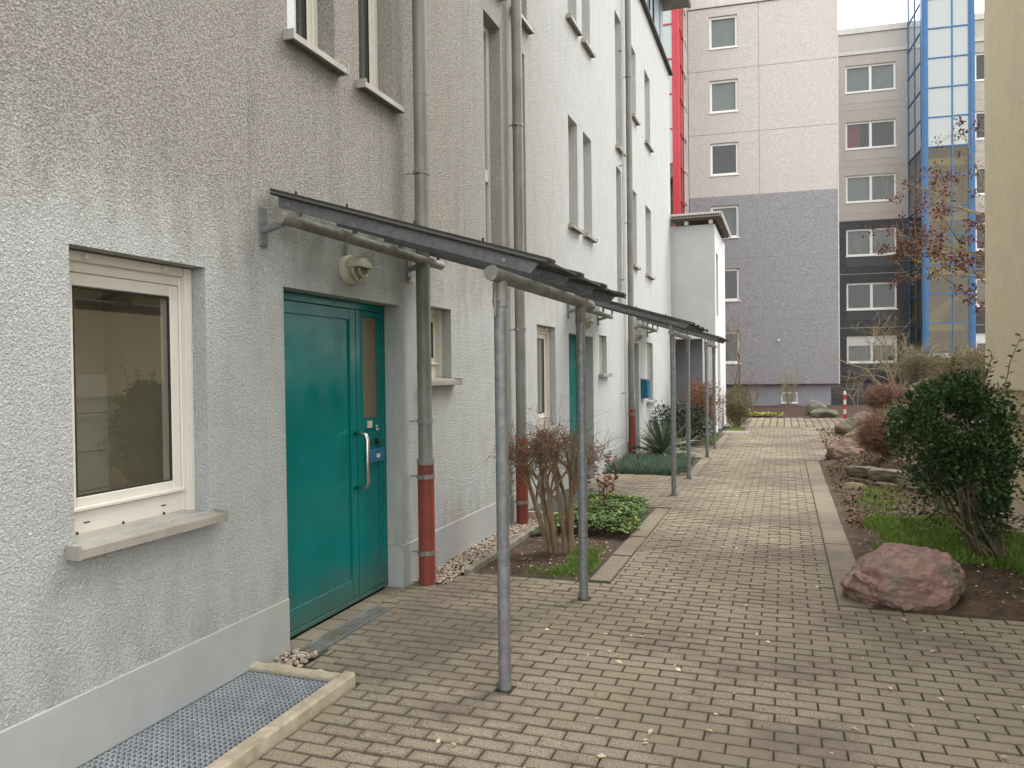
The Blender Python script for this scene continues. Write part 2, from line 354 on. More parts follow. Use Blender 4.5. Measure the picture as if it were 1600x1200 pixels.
MT['plateW'] = pm('pale_label', (.7,.7,.66), (.65,.65,.6), 40, .5)
MT['dirt'] = pm('joint_dirt', (.17,.14,.10), (.115,.095,.068), 40, .95)
MT['black'] = pm('black_plastic', (.012,.012,.012), (.01,.01,.01), 5, .4)
MT['yellowgreen'] = pm('yellow_green_leaf', (.42,.42,.10), (.3,.32,.07), 6, .8, rand=.3)
MT['palepane'] = pm('pale_pane_backing', (.50,.53,.51), (.44,.47,.46), 3, .8)
MT['jointgrey'] = pm('joint_sealant', (.42,.405,.395), (.38,.365,.355), 4, .9)
MT['leafmid'] = pm('mid_green_leaf', (.085,.14,.04), (.06,.10,.03), 9, .4, rand=.5, trans=.15)
t_ = MT['teal'].node_tree; b_ = t_.nodes['Principled BSDF']      # splash dirt along the foot of the doors, faint scuffs
g_ = N(t_, 'ShaderNodeNewGeometry'); sx_ = N(t_, 'ShaderNodeSeparateXYZ'); L(t_, g_.outputs['Position'], sx_.inputs[0])
old = b_.inputs['Base Color'].links[0].from_socket
zz_ = mathn(t_, 'ADD', sx_.outputs['Z'], mathn(t_, 'MULTIPLY', noise_tex(t_, g_.outputs['Position'], 16, 5, .7), -.5))
dirt_ = ramp(t_, zz_, .55, 0, -.22, .12)
sc_ = ramp(t_, noise_tex(t_, g_.outputs['Position'], 3, 6, .7, 1.5, stretch=(1, 4, .6)), 0, .22, .62, .70)
L(t_, mix(t_, sc_, mix(t_, dirt_, old, (.10,.10,.075)), (.05,.20,.19)), b_.inputs['Base Color'])
L(t_, ramp(t_, noise_tex(t_, g_.outputs['Position'], 5, 4), .10, .28, .3, .7), b_.inputs['Roughness'])
# ================================================================ ROW HOUSE (left)
XW = -2.70
HW = Frame((XW, 0, 0), (0, 1, 0), (1, 0, 0))        # u = world Y, v = Z, n = towards the path
house = thing('row_house', 'pale grey rendered row house with teal doors along the left of the path', 'house', (XW, 9, 0))
HO = (XW, 9, 0)
def hb(mb, name, m, parent=None, **k): return mb.build(name, MT[m], parent or house, HO, **k)
G_WIN = [(2.32,3.09,.93,2.14),(8.51,9.28,.93,2.16)]
DOORS = [(3.72,5.12,-.02,2.11),(9.91,11.29,-.02,2.12),(14.02,15.14,-.02,2.14)]
S_WIN = [(5.50,6.07,1.555,2.15),(11.70,12.24,1.56,2.17),(16.06,16.88,.96,2.20)]
F_WIN = [(3.80,4.30,3.58,5.06),(4.60,5.08,3.58,5.06),(10.0,10.48,3.58,5.05),(10.81,11.32,3.59,5.06),
         (10.0,10.52,6.36,7.84),(10.81,11.32,6.36,7.84),(14.5,15.06,3.63,5.07),(16.10,16.81,3.63,5.07),(14.6,15.12,6.48,7.82),(16.13,16.81,6.40,7.90)]
T_WIN = [(6.93,7.39,2.62,5.10),(7.74,8.17,2.62,5.13),(7.76,8.28,5.47,7.85),(6.93,7.39,5.45,7.85),(13.13,13.56,2.62,5.14),(13.14,13.66,5.49,7.82)]
holes = G_WIN+DOORS+S_WIN+F_WIN+T_WIN
mb = MB(); wall_holes(HW, mb, -4, 19.9, .31, 9.12, holes, .16)
# near end, far end and back of the shell
mb.add([(-2.70,19.9,0),(-2.70,19.9,9.12),(-9,19.9,9.12),(-9,19.9,0)], [(0,1,2,3)])
mb.add([(-2.70,-4,0),(-2.70,-4,9.12),(-9,-4,9.12),(-9,-4,0)], [(3,2,1,0)])
mb.add([(-9,-4,0),(-9,19.9,0),(-9,19.9,9.12),(-9,-4,9.12)], [(3,2,1,0)])
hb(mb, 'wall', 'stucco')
mb = MB(); wall_holes(HW, mb, -4, 19.895, -.05, .312, DOORS, .166, nofs=.006)
for a_, b_ in ((-4,3.72),(5.12,9.91),(11.29,14.02),(15.14,19.895)): mb.add([(-2.694,a_,.312),(-2.694,b_,.312),(-2.702,b_,.318),(-2.702,a_,.318)], [(0,1,2,3)])
hb(mb, 'plinth', 'plinth')
# attic storey, eave strip and roof edge
mb = MB(); mb.box(-2.70,-2.61,-4,19.96,9.12,9.17); hb(mb, 'eave_strip', 'rubber')
at = hb(MB().box(-9,-2.80,-4,19.6,9.17,10.75), 'attic', 'cladding')
for i in range(7):
    y = 19.05-i*.9
    fr_ = hb(MB().box(-2.80,-2.785,y-.02,y+.02,9.2,10.7), 'cladding_seam', 'galv', at)
    if i == 1: hb(HW.ring(MB(), y-.75, y-.15, 9.45, 10.4, .05, -.1, -.07), 'attic_window_frame', 'rubber', at)
roof = hb(MB().box(-9.2,-2.25,-4.2,19.9,10.75,10.87), 'roof', 'galvdull')
gp = [(-2.2, y, 10.80) for y in (-4.2, 8, 19.95)]
hb(MB().tube(gp, .065, 10), 'gutter', 'zinc', roof, smooth=True)

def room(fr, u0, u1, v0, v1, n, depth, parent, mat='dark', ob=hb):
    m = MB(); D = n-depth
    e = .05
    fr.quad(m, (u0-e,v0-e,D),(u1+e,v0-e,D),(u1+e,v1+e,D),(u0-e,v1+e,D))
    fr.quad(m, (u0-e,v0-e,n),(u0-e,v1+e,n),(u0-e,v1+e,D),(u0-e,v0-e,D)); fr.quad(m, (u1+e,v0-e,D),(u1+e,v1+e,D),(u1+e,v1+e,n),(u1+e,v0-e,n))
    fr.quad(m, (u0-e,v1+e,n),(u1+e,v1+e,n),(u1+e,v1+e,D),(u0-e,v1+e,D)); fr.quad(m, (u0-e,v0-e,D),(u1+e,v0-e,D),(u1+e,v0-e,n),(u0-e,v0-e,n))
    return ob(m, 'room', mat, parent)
def sill_board(fr, u0, u1, v, ob, parent, mat='sill', out=.072, rec=.13, th=.036):
    m = MB(); a, b = u0-.035, u1+.035
    # sloping board with turned-down nose and end caps
    P = [(-rec, v+.012), (out-.012, v-.012), (out, v-.014), (out, v-.014-th), (out-.012, v-.014-th), (out-.012, v-.03), (-rec, v-.006)]
    va = [fr.p(u0+.001 if n < .002 else a, z, n) for n, z in P]; vb = [fr.p(u1-.001 if n < .002 else b, z, n) for n, z in P]
    k = len(P); f = []
    for i in range(k):
        j = (i+1) % k; q = (i, j, k+j, k+i); f.append(q)
    m.add(va+vb, f)
    for w0, w1 in ((a-.012, a), (b, b+.012)): fr.box(m, w0, w1, v-.053, v+.004, .003, out+.004)
    return ob(m, 'sill', mat, parent)
def casement(fr, o, ob=hb, parent=None, mats=('pvc','glass'), rec=.125, fw=.055, sw=.055, bottom=0, top=0, sill=True, curtain=None, transom=None, depth=.7, roommat='dark', sash=True, rails=False):
    u0, u1, v0, v1 = o; n0, n1 = -rec-.06, -rec
    m = MB(); fr.ring(m, u0+.002, u1-.002, v0+.002, v1-.002, fw, n0, n1, wb=fw+bottom, wt=fw+top)
    if transom: fr.box(m, u0+fw, u1-fw, transom-.06, transom+.06, n0, n1+.002)
    w = ob(m, 'window', mats[0], parent); bevel(w, .004)
    a, b, c, d = u0+fw, u1-fw, v0+fw+bottom, v1-fw-top
    lights = [(a,b,c,d)] if not transom else [(a,b,c,transom-.06),(a,b,transom+.06,d)]
    for q in lights:
        gq = q
        if sash:
            m = MB(); fr.ring(m, q[0]+.004, q[1]-.004, q[2]+.006, q[3]-.004, sw, n0-.01, n1-.006)
            if bottom: fr.box(m, q[0]+.004, q[1]-.004, q[2]+.004, q[2]+.022, n1-.006, n1+.018)
            s_ = ob(m, 'sash', mats[0], w); bevel(s_, .004)
            gq = (q[0]+sw, q[1]-sw, q[2]+sw, q[3]-sw)
            # rubber seal
            m = MB(); fr.ring(m, gq[0]+.0045, gq[1]-.0045, gq[2]+.0065, gq[3]-.0045, .007, n1-.02, n1-.0085); ob(m, 'seal', 'rubber', w)
        m = MB(); fr.box(m, gq[0], gq[1], gq[2], gq[3], n1-.030, n1-.024); ob(m, 'pane', mats[1], w)
        if curtain:
            m = MB(); k = 24; D = n1-.10
            cw0, cw1 = gq[0], gq[1]
            pts = []
            for i in range(k+1):
                u = cw0+(cw1-cw0)*i/k; off = D+.015*math.sin(i*2.1)+.008*math.sin(i*.9)
                pts += [fr.p(u, gq[2], off), fr.p(u, gq[3], off)]
            m.add(pts, [(2*i, 2*i+2, 2*i+3, 2*i+1) for i in range(k)]); ob(m, 'curtain', curtain, w)
    if rails:
        for (ua, ub) in ((u1-.048, u1-.002), (u0+.002, u0+.048)):
            m = MB(); fr.box(m, ua, ub, v0+.004, v1-.006, n1, n1+.028); fr.box(m, ua+.016, ua+.03, v0+.004, v1-.1, n1+.028, n1+.032); r_ = ob(m, 'guide_rail', mats[0], w); bevel(r_, .003)
    if sill: sill_board(fr, u0, u1, v0, ob, w, rec=rec)
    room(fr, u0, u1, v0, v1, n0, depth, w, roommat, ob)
    return w
# big near kitchen window: shutter box strip, slotted bottom rail, tiled room behind
for i, o in enumerate(G_WIN):
    w = casement(HW, o, bottom=.048, top=.035, rails=True, depth=.55, roommat='dark' if i else 'roomwall', curtain=None if i == 0 else 'curtain', rec=.11, mats=('pvc','kitchenglass'))
    m = MB(); HW.box(m, o[0]+.05, o[1]-.05, o[3]-.048, o[3]-.005, -.109, -.088); r_ = hb(m, 'shutter_box', 'pvc', w); bevel(r_, .004)
    for u in (o[0]+.14, o[1]-.19):
        hb(MB().tube([HW.p(u, o[3]-.03, -.088), HW.p(u, o[3]-.03, -.06)], .010, 10), 'stop_knob', 'pvc', w)
    for u in (o[0]+.14, o[1]-.20): hb(HW.box(MB(), u, u+.03, o[2]+.052, o[2]+.057, -.1102, -.1088), 'drain_slot', 'black', w)
    for u in (o[0]+.10, o[0]+.34, o[0]+.58): hb(HW.box(MB(), u, u+.008, o[2]+.008, o[2]+.022, -.1105, -.104), 'rail_screw', 'rubber', w)
    if i == 0:      # tiles on the far wall of the room
        X = XW-.715; t0 = None
        for r in range(5):
            for c in range(8):
                if t0 is None:
                    t0 = hb(MB().box(X, X+.012, 0, .196, 0, .196), 'tile', 'tile', w); t0.data.name = 'tile'; tob = t0
                    for vv in t0.data.vertices: vv.co += Vector(HO)
                    for vv in t0.data.vertices: vv.co -= Vector((XW, 0, 0))
                else:
                    tob = t0.copy(); COL.objects.link(tob); tob.parent = w
                tob.location = (0, 1.95+c*.2-9, .62+r*.2)
for i, o in enumerate(S_WIN): casement(HW, o, bottom=.06, rails=True, rec=.11, curtain='curtain' if i == 2 else None)
for o in F_WIN: casement(HW, o, rec=.12, mats=('pvc','glass'), depth=.5)
for o in T_WIN: casement(HW, o, rec=.12, mats=('pvc','glassdark'), transom=3.59 if o[2] < 4 else 6.45, sash=False, sill=o[2] > 4, depth=.5)

# doors: frame, leaf with sunk panel, glazed side light, bar handle
def door(o, detail):
    y0, y1, _, z1 = o; n = -.12; w_ = y1-y0
    ys = y0+w_*.725
    f = hb(HW.ring(MB(), y0+.002, y1-.002, .012, z1-.003, .05, n-.05, n, wb=.03), 'door', 'teal'); bevel(f, .003)
    hb(HW.box(MB(), ys-.024, ys+.024, .042, z1-.054, n-.05, n-.002), 'mullion', 'teal', f)
    a, b = y0+.052, ys-.026
    m = MB(); HW.ring(m, a+.003, b-.003, .045, z1-.056, .075, n-.045, n-.004, wb=.13, wt=.075); lf = hb(m, 'door_leaf', 'teal', f); bevel(lf, .003)
    hb(HW.box(MB(), a+.078, b-.078, .175, z1-.131, n-.045, n-.018), 'leaf_panel', 'teal', f)
    a2, b2 = ys+.026, y1-.052
    m = MB(); HW.ring(m, a2, b2, .045, z1-.056, .045, n-.045, n-.006, wb=.12, wt=.04); HW.box(m, a2+.045, b2-.045, 1.20, 1.285, n-.045, n-.006); 
    sf = hb(m, 'side_frame', 'teal', f); bevel(sf, .003)
    hb(HW.box(MB(), a2+.046, b2-.046, .166, 1.199, n-.04, n-.014), 'side_panel', 'teal', f)
    hb(HW.box(MB(), a2+.046, b2-.046, 1.286, z1-.097, n-.03, n-.022), 'pane', 'wireglass', f)
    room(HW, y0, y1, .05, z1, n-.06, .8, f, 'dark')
    m = MB(); yh = ys-.06; m.tube([HW.p(yh, 1.19, n), HW.p(yh, 1.19, n+.06), HW.p(yh, 1.175, n+.085), HW.p(yh, 1.15, n+.095), HW.p(yh, .85, n+.095), HW.p(yh, .825, n+.085), HW.p(yh, .81, n+.06), HW.p(yh, .81, n)], .0145, 12)
    hb(m, 'handle', 'steel', f, smooth=True)
    if detail:
        hb(HW.box(MB(), a2+.09, a2+.145, 1.215, 1.265, n-.006, n+.004), 'name_plate', 'beigelow', f)
        hb(HW.box(MB(), a2+.215, a2+.245, 1.19, 1.205, n-.0055, n-.002), 'sticker', 'plateW', f)
        hb(HW.box(MB(), a2+.215, a2+.235, 1.213, 1.228, n-.0055, n-.003), 'sticker', 'plateW', f)
        for u in (a2+.085, a2+.21):
            k = hb(HW.box(MB(), u, u+.034, 1.085, 1.13, n-.014, n+.012), 'bell_button', 'black', f); bevel(k, .004)
        k = hb(HW.box(MB(), a2+.07, a2+.285, .965, 1.06, n-.014, n+.028), 'letter_flap', 'blue', f); bevel(k, .004)
        hb(HW.box(MB(), a2+.16, a2+.21, .995, 1.022, n+.028, n+.0295), 'name_label', 'plateW', f)
    return f
for i, o in enumerate(DOORS): door(o, i == 0)

# ---------------------------------------------------------------- downpipes
def downpipe(x, y, label, top=10.6, redtop=.93, clamps=(1.24, 3.12, 5.6, 8.0), joints=(1.62, 3.7, 6.0)):
    o = (x, y, 0)
    t = thing('downpipe', label, 'drainpipe', o, 'zinc downpipes on the row house')
    def b(mb, name, m, p=None, **k): return mb.build(name, MT[m], p or t, o, **k)
    r = .055
    b(MB().tube([(x,y,redtop),(x,y,top)], r, 20), 'pipe', 'zinc', smooth=False)
    smooth_by_angle(t.children[-1])
    for z in joints: b(MB().tube([(x,y,z),(x,y,z+.06)], r+.0022, 20), 'joint_collar', 'zinc'); smooth_by_angle(t.children[-1])
    b(MB().tube([(x,y,redtop-.02),(x,y,redtop+.025)], r+.012, 20), 'standpipe_cap', 'zinc')
    rp = b(MB().tube([(x,y,-.02),(x,y,redtop-.02)], r+.0085, 20), 'standpipe', 'redpipe'); smooth_by_angle(rp)
    for z, rr in [(z, r) for z in clamps]+[(.24, r+.0085), (.82, r+.0085)]:
        c = b(MB().tube([(x,y,z-.016),(x,y,z+.016)], rr+.006, 20), 'clamp', 'galvdull')
        b(MB().tube([(x-rr,y-.01,z),(XW-.02,y-.01,z)], .006, 6), 'clamp_pin', 'galvdull', c)
        b(MB().box(x-.01,x+.012,y-rr-.032,y-rr-.002,z-.014,z+.014), 'clamp_lug', 'galvdull', c)
    return t
downpipe(-2.575, 5.28, 'zinc downpipe with red foot just right of the nearest teal door')
downpipe(-2.60, 7.62, 'zinc downpipe with red foot beside the tall stair windows behind the bare clipped shrub', clamps=(2.05, 4.18, 6.7))
downpipe(-2.60, 13.83, 'zinc downpipe with red foot farthest along the wall above the yucca', clamps=(.98, 4.28, 6.9, 9.0))
o = (-2.64, 13.42, 0)
t = thing('lightning_rod', 'thin white lightning conductor running up the wall left of the farthest downpipe', 'cable', o)
MB().tube([(-2.64,13.42,0),(-2.64,13.42,9.1)], .012, 8).build('rod', MT['whiteconc'], t, o)
for z in (1.2, 3.2, 5.2, 7.2): MB().box(-2.70,-2.625,13.41,13.43,z,z+.02).build('rod_clip', MT['galvdull'], t, o)

# ---------------------------------------------------------------- bulkhead lamps above the doors
def lamp(y, z, label, group='bulkhead lamps over the house doors', dia=.20):
    o = (XW, y, z); r = dia/2
    t = thing('wall_lamp', label, 'lamp', o, group)
    def P(a, rad, n): return (XW+n, y+rad*math.sin(a)*1.12, z+rad*math.cos(a)*.95)
    def lathe(prof, a0=0, a1=2*math.pi, k=28):
        mb = MB(); v = []; f = []
        for i in range(k+1):
            a = a0+(a1-a0)*i/k
            for rad, n in prof: v.append(P(a, rad, n))
        m = len(prof)
        for i in range(k):
            for j in range(m-1): f.append((i*m+j, i*m+j+1, (i+1)*m+j+1, (i+1)*m+j))
        return mb.add(v, f)
    lathe([(r,0),(r*1.02,.012),(r,.034),(r*.94,.038),(r*.93,.044),(r*.86,.05)]).build('housing', MT['lampbody'], t, o, smooth=True)
    lathe([(r*.86,.046),(r*.82,.066),(r*.68,.085),(r*.4,.097),(0.0005,.10)]).build('globe', MT['lampglass'], t, o, smooth=True)
    # hood: deep half dome over the upper part, cut off level just above the middle
    A = math.radians(88); prof = [(r*.95,.044),(r*.97,.075),(r*.92,.105),(r*.80,.128),(r*.55,.142),(r*.25,.148),(r*.02,.149)]
    v = []; f = []; K = 22; mm = len(prof)
    for i in range(K+1):
        a = -A+2*A*i/K
        for rad, nn in prof:
            p_ = P(a, rad, nn); v.append((p_[0], p_[1], max(p_[2], z+.004+.10*max(0, nn-.10))))
    for i in range(K):
        for q in range(mm-1): f.append((i*mm+q, i*mm+q+1, (i+1)*mm+q+1, (i+1)*mm+q))
    hood = MB().add(v, f).build('hood', MT['lampbody'], t, o, smooth=True); sm = hood.modifiers.new('solid', 'SOLIDIFY'); sm.thickness = .007
    # guard rings: half hoops below the hood, and a rib joining them
    for rad, nn in ((.90, .055), (.80, .088), (.52, .116)):
        pts = [P(math.radians(a), r*rad, nn) for a in range(88, 273, 8)]
        MB().tube(pts, .0075, 8).build('guard_ring', MT['lampbody'], t, o, smooth=True)
    MB().tube([P(math.pi, r*.93, .045), P(math.pi, r*.80, .088), P(math.pi, r*.52, .116)], .007, 8).build('guard_rib', MT['lampbody'], t, o, smooth=True)
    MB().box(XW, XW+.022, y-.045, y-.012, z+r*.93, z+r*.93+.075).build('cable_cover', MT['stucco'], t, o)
    return t
lamp(4.42, 2.29, 'cream bulkhead lamp with hood over the nearest teal door')
lamp(10.72, 2.30, 'cream bulkhead lamp over the second teal door behind the second post')
lamp(14.88, 2.28, 'cream bulkhead lamp right of the farthest downpipe')
# blue letterbox on the wall by the third door
o = (-2.70, 15.5, 1.06)
t = thing('letterbox', 'blue metal letterbox on the wall beside the third door', 'letterbox', o)
k = MB().box(-2.699,-2.57,15.34,15.72,1.05,1.42).build('box', MT['blue'], t, o); bevel(k, .008)
k = MB().box(-2.57,-2.563,15.36,15.70,1.06,1.33).build('door', MT['bluelight'], t, o)
k = MB().add([(-2.70,15.33,1.44),(-2.555,15.33,1.395),(-2.555,15.73,1.395),(-2.70,15.73,1.44),(-2.70,15.33,1.45),(-2.555,15.33,1.405),(-2.555,15.73,1.405),(-2.70,15.73,1.45)], BOXF).build('lid', MT['bluelight'], t, o)

# ---------------------------------------------------------------- entrance canopies
def canopy(y0, label, dz=0.0):
    o = (-1.34, y0, 0)
    t = thing('entrance_canopy', label, 'canopy', o, 'steel and glass canopies over the entrances')
    def b(mb, name, m, p=None, **k): return mb.build(name, MT[m], p or t, o, **k)
    k = .302
    def zt(x): return 2.612+dz-k*(x+2.6)          # top of the glass
    ya, yb = y0-.12, y0+1.90
    # wall tube on two brackets, front tube on two posts
    wt = b(MB().tube([(-2.55,y0-.13,2.452),(-2.55,y0+1.93,2.452)], .0345, 18), 'wall_tube', 'galvdull'); smooth_by_angle(wt)
    for y in (y0-.08, y0+1.66):
        br = b(MB().box(-2.70,-2.688,y-.03,y+.03,2.31,2.52), 'bracket', 'galv')
        m = MB(); m.tube([(-2.69,y,2.40),(-2.56,y,2.43)], .022, 10); m.tube([(-2.688,y,2.33),(-2.676,y,2.33)], .012, 6); b(m, 'bracket_arm', 'galv', br)
    ft = b(MB().tube([(-1.34,y0-.13,2.085),(-1.34,y0+1.92,2.085)], .0365, 18), 'front_tube', 'galvdull'); smooth_by_angle(ft)
    for y in (y0, y0+1.62):
        p = b(MB().tube([(-1.34,y,.0),(-1.34,y,2.06)], .032, 20), 'post', 'galv'); smooth_by_angle(p)
        b(MB().box(-1.385,-1.295,y-.045,y+.045,-.012,.004), 'base_plate', 'rubber', p)
        m = MB(); m.tube([(-1.34,y,1.93),(-1.34,y,2.05)], .037, 16); m.box(-1.344,-1.336,y-.075,y-.03,1.88,2.06); m.tube([(-1.36,y-.055,1.96),(-1.32,y-.055,1.96)], .008, 6)
        b(m, 'post_clamp', 'galvdull', p)
    # rafters: angle sections running down and out, with bolts and cleats
    ys = [y0-.04, y0+.54, y0+1.14, y0+1.76]
    for y in ys:
        m = MB(); x0, x1, h, th = -2.62, -1.12, .062, .007
        for (dy0, dy1, dz0, dz1, cut) in ((0, th, -.032-h, -.032, .045), (th, .06, -.032-th, -.032, 0)):
            v = [(x0,y+dy0,zt(x0)+dz0),(x1-cut,y+dy0,zt(x1-cut)+dz0),(x1-cut,y+dy1,zt(x1-cut)+dz0),(x0,y+dy1,zt(x0)+dz0),
                 (x0,y+dy0,zt(x0)+dz1),(x1,y+dy0,zt(x1)+dz1),(x1,y+dy1,zt(x1)+dz1),(x0,y+dy1,zt(x0)+dz1)]
            m.add(v, BOXF)
        rf = b(m, 'rafter', 'galvdark')
        for x in (-2.55, -1.30): b(MB().tube([(x,y-.008,zt(x)-.062),(x,y+.0,zt(x)-.062)], .011, 10), 'bolt', 'galv', rf)
        for x, zc in ((-2.50, 2.452), (-1.36, 2.085)): b(MB().box(x-.012,x+.012,y+.008,y+.03,zc+.02,zt(x)-.04), 'cleat', 'galvdull', rf)
    # glass sheets between the rafters with dark clamping profiles over every rafter
    for i in range(3):
        m = MB(); xa, xb = -2.66, -1.07; u, w = ys[i]-.0+(.055 if i else -.045), ys[i+1]+(.0 if i < 2 else .07)
        m.add([(xa,u,zt(xa)-.022),(xb,u,zt(xb)-.022),(xb,w,zt(xb)-.022),(xa,w,zt(xa)-.022),(xa,u,zt(xa)-.012),(xb,u,zt(xb)-.012),(xb,w,zt(xb)-.012),(xa,w,zt(xa)-.012)], BOXF)
        b(m, 'glass_sheet', 'canopyglass')
    for i, y in enumerate(ys):
        m = MB(); xa, xb = -2.665, -1.055
        for (d0, d1, ya_, yb_) in ((-.031,-.022,y-.014,y+.062), (-.010,.004,y-.014,y+.062), (-.021,-.011,y-.006,y+.054)):
            m.add([(xa,ya_,zt(xa)+d0),(xb,ya_,zt(xb)+d0),(xb,yb_,zt(xb)+d0),(xa,yb_,zt(xa)+d0),(xa,ya_,zt(xa)+d1),(xb,ya_,zt(xb)+d1),(xb,yb_,zt(xb)+d1),(xa,yb_,zt(xa)+d1)], BOXF)
        pr = b(m, 'clamping_profile', 'rubber')
        m = MB()
        for x in (-2.52, -2.2, -1.8, -1.42): m.tube([(x,y+.02,zt(x)+.002),(x,y+.02,zt(x)+.022)], .007, 6)
        b(m, 'screw', 'rubber', pr)
    return t
canopy(3.62, 'steel and glass canopy over the nearest teal door with two round posts')
canopy(9.96, 'steel and glass canopy over the second door, middle of the three', .05)
canopy(14.50, 'steel and glass canopy farthest down the path by the yucca and the dark bush', .05)
# ================================================================ GROUND, PATH, BEDS
def struct(name, mb, m, **k):
    ob = mb.build(name, MT[m], **k); ob['kind'] = 'structure'; return ob
def lerp_pts(t, pts):
    if t <= pts[0][0]: return pts[0][1]
    for (a, va), (b, vb) in zip(pts, pts[1:]):
        if t <= b: return va+(vb-va)*(t-a)/(b-a)
    return pts[-1][1]
EDGE = [(5.62,.553),(9,.553),(13.0,.556),(14.0,.58),(15.4,.80),(16.6,1.12),(18.2,1.18),(20,1.30),(22.4,1.72),(26.5,1.95)]
def edge(y): return lerp_pts(y, EDGE)
g_ = MB(); n = 60
struct('ground', MB().add([(-400,-60,-.09),(400,-60,-.09),(400,700,-.09),(-400,700,-.09)], [(0,1,2,3)]), 'earth')
path = bpy.data.objects.new('path', None); COL.objects.link(path); path['kind'] = 'structure'; path['label'] = 'brick paved path of grey-beige concrete pavers'
sb = MB().add([(-2.712,-1,-.013),(6,-1,-.013),(6,5.66,-.013),(.6,5.66,-.013),(.62,14.5,-.013),(1.4,17,-.013),(1.9,22.35,-.013),(-2.712,22.35,-.013)], [tuple(range(8))])
sb.build('joint_sand', MT['sand'], path)

def in_rect(x, y, r): return r[0] < x < r[1] and r[2] < y < r[3]
HOLES = [(-3,-2.085,-1,3.45),(-3,-2.50,3.3,3.80),(-2.672,-2.535,3.76,4.66),(-3,-2.40,5.60,8.2),(-3,-1.25,5.70,9.06),(-3,-2.1,7.8,9.7),(-3,-1.25,11.76,14.35),(-3,-1.25,16.15,19.9)]
def spans(y):
    """free x-intervals of paving on the course centred at y"""
    lo = -2.69 if y < 19.9 else -1.55
    if y > 22.35: return []
    hi = 2.31 if y < 5.62 else (.335 if y < 14.4 else edge(y))
    iv = [(lo, hi)]
    for h in HOLES:
        if h[2] < y < h[3]:
            nv = []
            for a, b in iv:
                if h[1] <= a or h[0] >= b: nv.append((a, b)); continue
                if h[0] > a+.03: nv.append((a, h[0]))
                if h[1] < b-.03: nv.append((h[1], b))
            iv = nv
    if 20 <= y: iv = [(max(a, -1.45), b) for a, b in iv]
    return iv
bricks = []
j = .0065; jx = .0042
row = 0; y = 1.0
while y < 22.35:
    yc = y+.0458; offs = .0965 if row % 2 else 0.0
    for a, b in spans(yc):
        kx = math.floor((a-offs-.045)/.193)
        while True:
            x0 = kx*.193+offs+.045; x1 = x0+.193; kx += 1
            if x0 >= b: break
            p, q = max(x0, a), min(x1, b)
            if q-p < .012: continue
            bricks.append((p+jx/2, q-jx/2, y+j/2, y+.0915-j/2, q-p > .1925))
    y += .0915; row += 1
def in_view(x, y, z=0, mg=.02):
    d = Vector((x,y,z))-CPOS; zz = d.dot(CF)
    if zz < .3: return False
    u = d.dot(CR)/zz*.75+.5; v = d.dot(CU)/zz*.75
    return -mg < u < 1+mg and -.375-mg < v < .375+mg
BL_, BP_ = .193, .0915          # paver length and course pitch
def brick_geo(x0, x1, y0, y1, tilt, top):
    c = .0042; cx, cy = (x0+x1)/2, (y0+y1)/2; ix, iy = min(.032, (x1-x0)*.3), min(.024, (y1-y0)*.3)
    def zz(x, y): return top+tilt[0]*(x-cx)+tilt[1]*(y-cy)
    v = [(x0,y0,-.05),(x1,y0,-.05),(x1,y1,-.05),(x0,y1,-.05)]
    v += [(x,y,zz(x,y)-c) for x,y in ((x0,y0),(x1,y0),(x1,y1),(x0,y1))]
    v += [(x,y,zz(x,y)) for x,y in ((x0+c,y0+c),(x1-c,y0+c),(x1-c,y1-c),(x0+c,y1-c))]
    v += [(x,y,zz(x,y)+.0004) for x,y in ((x0+ix,y0+iy),(x1-ix,y0+iy),(x1-ix,y1-iy),(x0+ix,y1-iy))]
    f = [(0,1,5,4),(1,2,6,5),(2,3,7,6),(3,0,4,7),(4,5,9,8),(5,6,10,9),(6,7,11,10),(7,4,8,11),(8,9,13,12),(9,10,14,13),(10,11,15,14),(11,8,12,15),(12,13,14,15)]
    return v, f
full = [b for b in bricks if b[4] and in_view((b[0]+b[1])/2, (b[2]+b[3])/2)]
full.sort(key=lambda b: (b[0]+b[1])**2/4+(b[2]+b[3])**2/4)
single = set(full[:300])
v, f = brick_geo(-BL_/2+jx/2, BL_/2-jx/2, -BP_/2+j/2, BP_/2-j/2, (0,0), 0)
bme = None
def dirty(me):      # sides and worn edges of a paver hold dirt: second material on the chamfers
    me.materials.append(MT['dirt']); k = len(me.polygons)
    me.polygons.foreach_set('material_index', [0 if i % 13 >= 8 else 1 for i in range(k)])
    at = me.attributes.new('wear', 'FLOAT', 'POINT'); at.data.foreach_set('value', [1.0 if i % 16 >= 12 else 0.0 for i in range(len(me.vertices))])
rest = MB()
for b in bricks:
    top = random.gauss(0, .0014); tl = (random.gauss(0,.012), random.gauss(0,.018))
    if b in single:
        if bme is None:
            ob = MB().add(v, f).build('brick', MT['brick'], path); bme = ob.data; dirty(bme)
        else:
            ob = bpy.data.objects.new('brick', bme); COL.objects.link(ob); ob.parent = path
        ob.location = ((b[0]+b[1])/2, (b[2]+b[3])/2, top); ob.rotation_euler = (tl[1]*.5, -tl[0]*.5, random.gauss(0,.004))
    else:
        rest.add(*brick_geo(b[0], b[1], b[2], b[3], tl, top))
dirty(rest.build('paving', MT['brick'], path, kind='stuff').data)
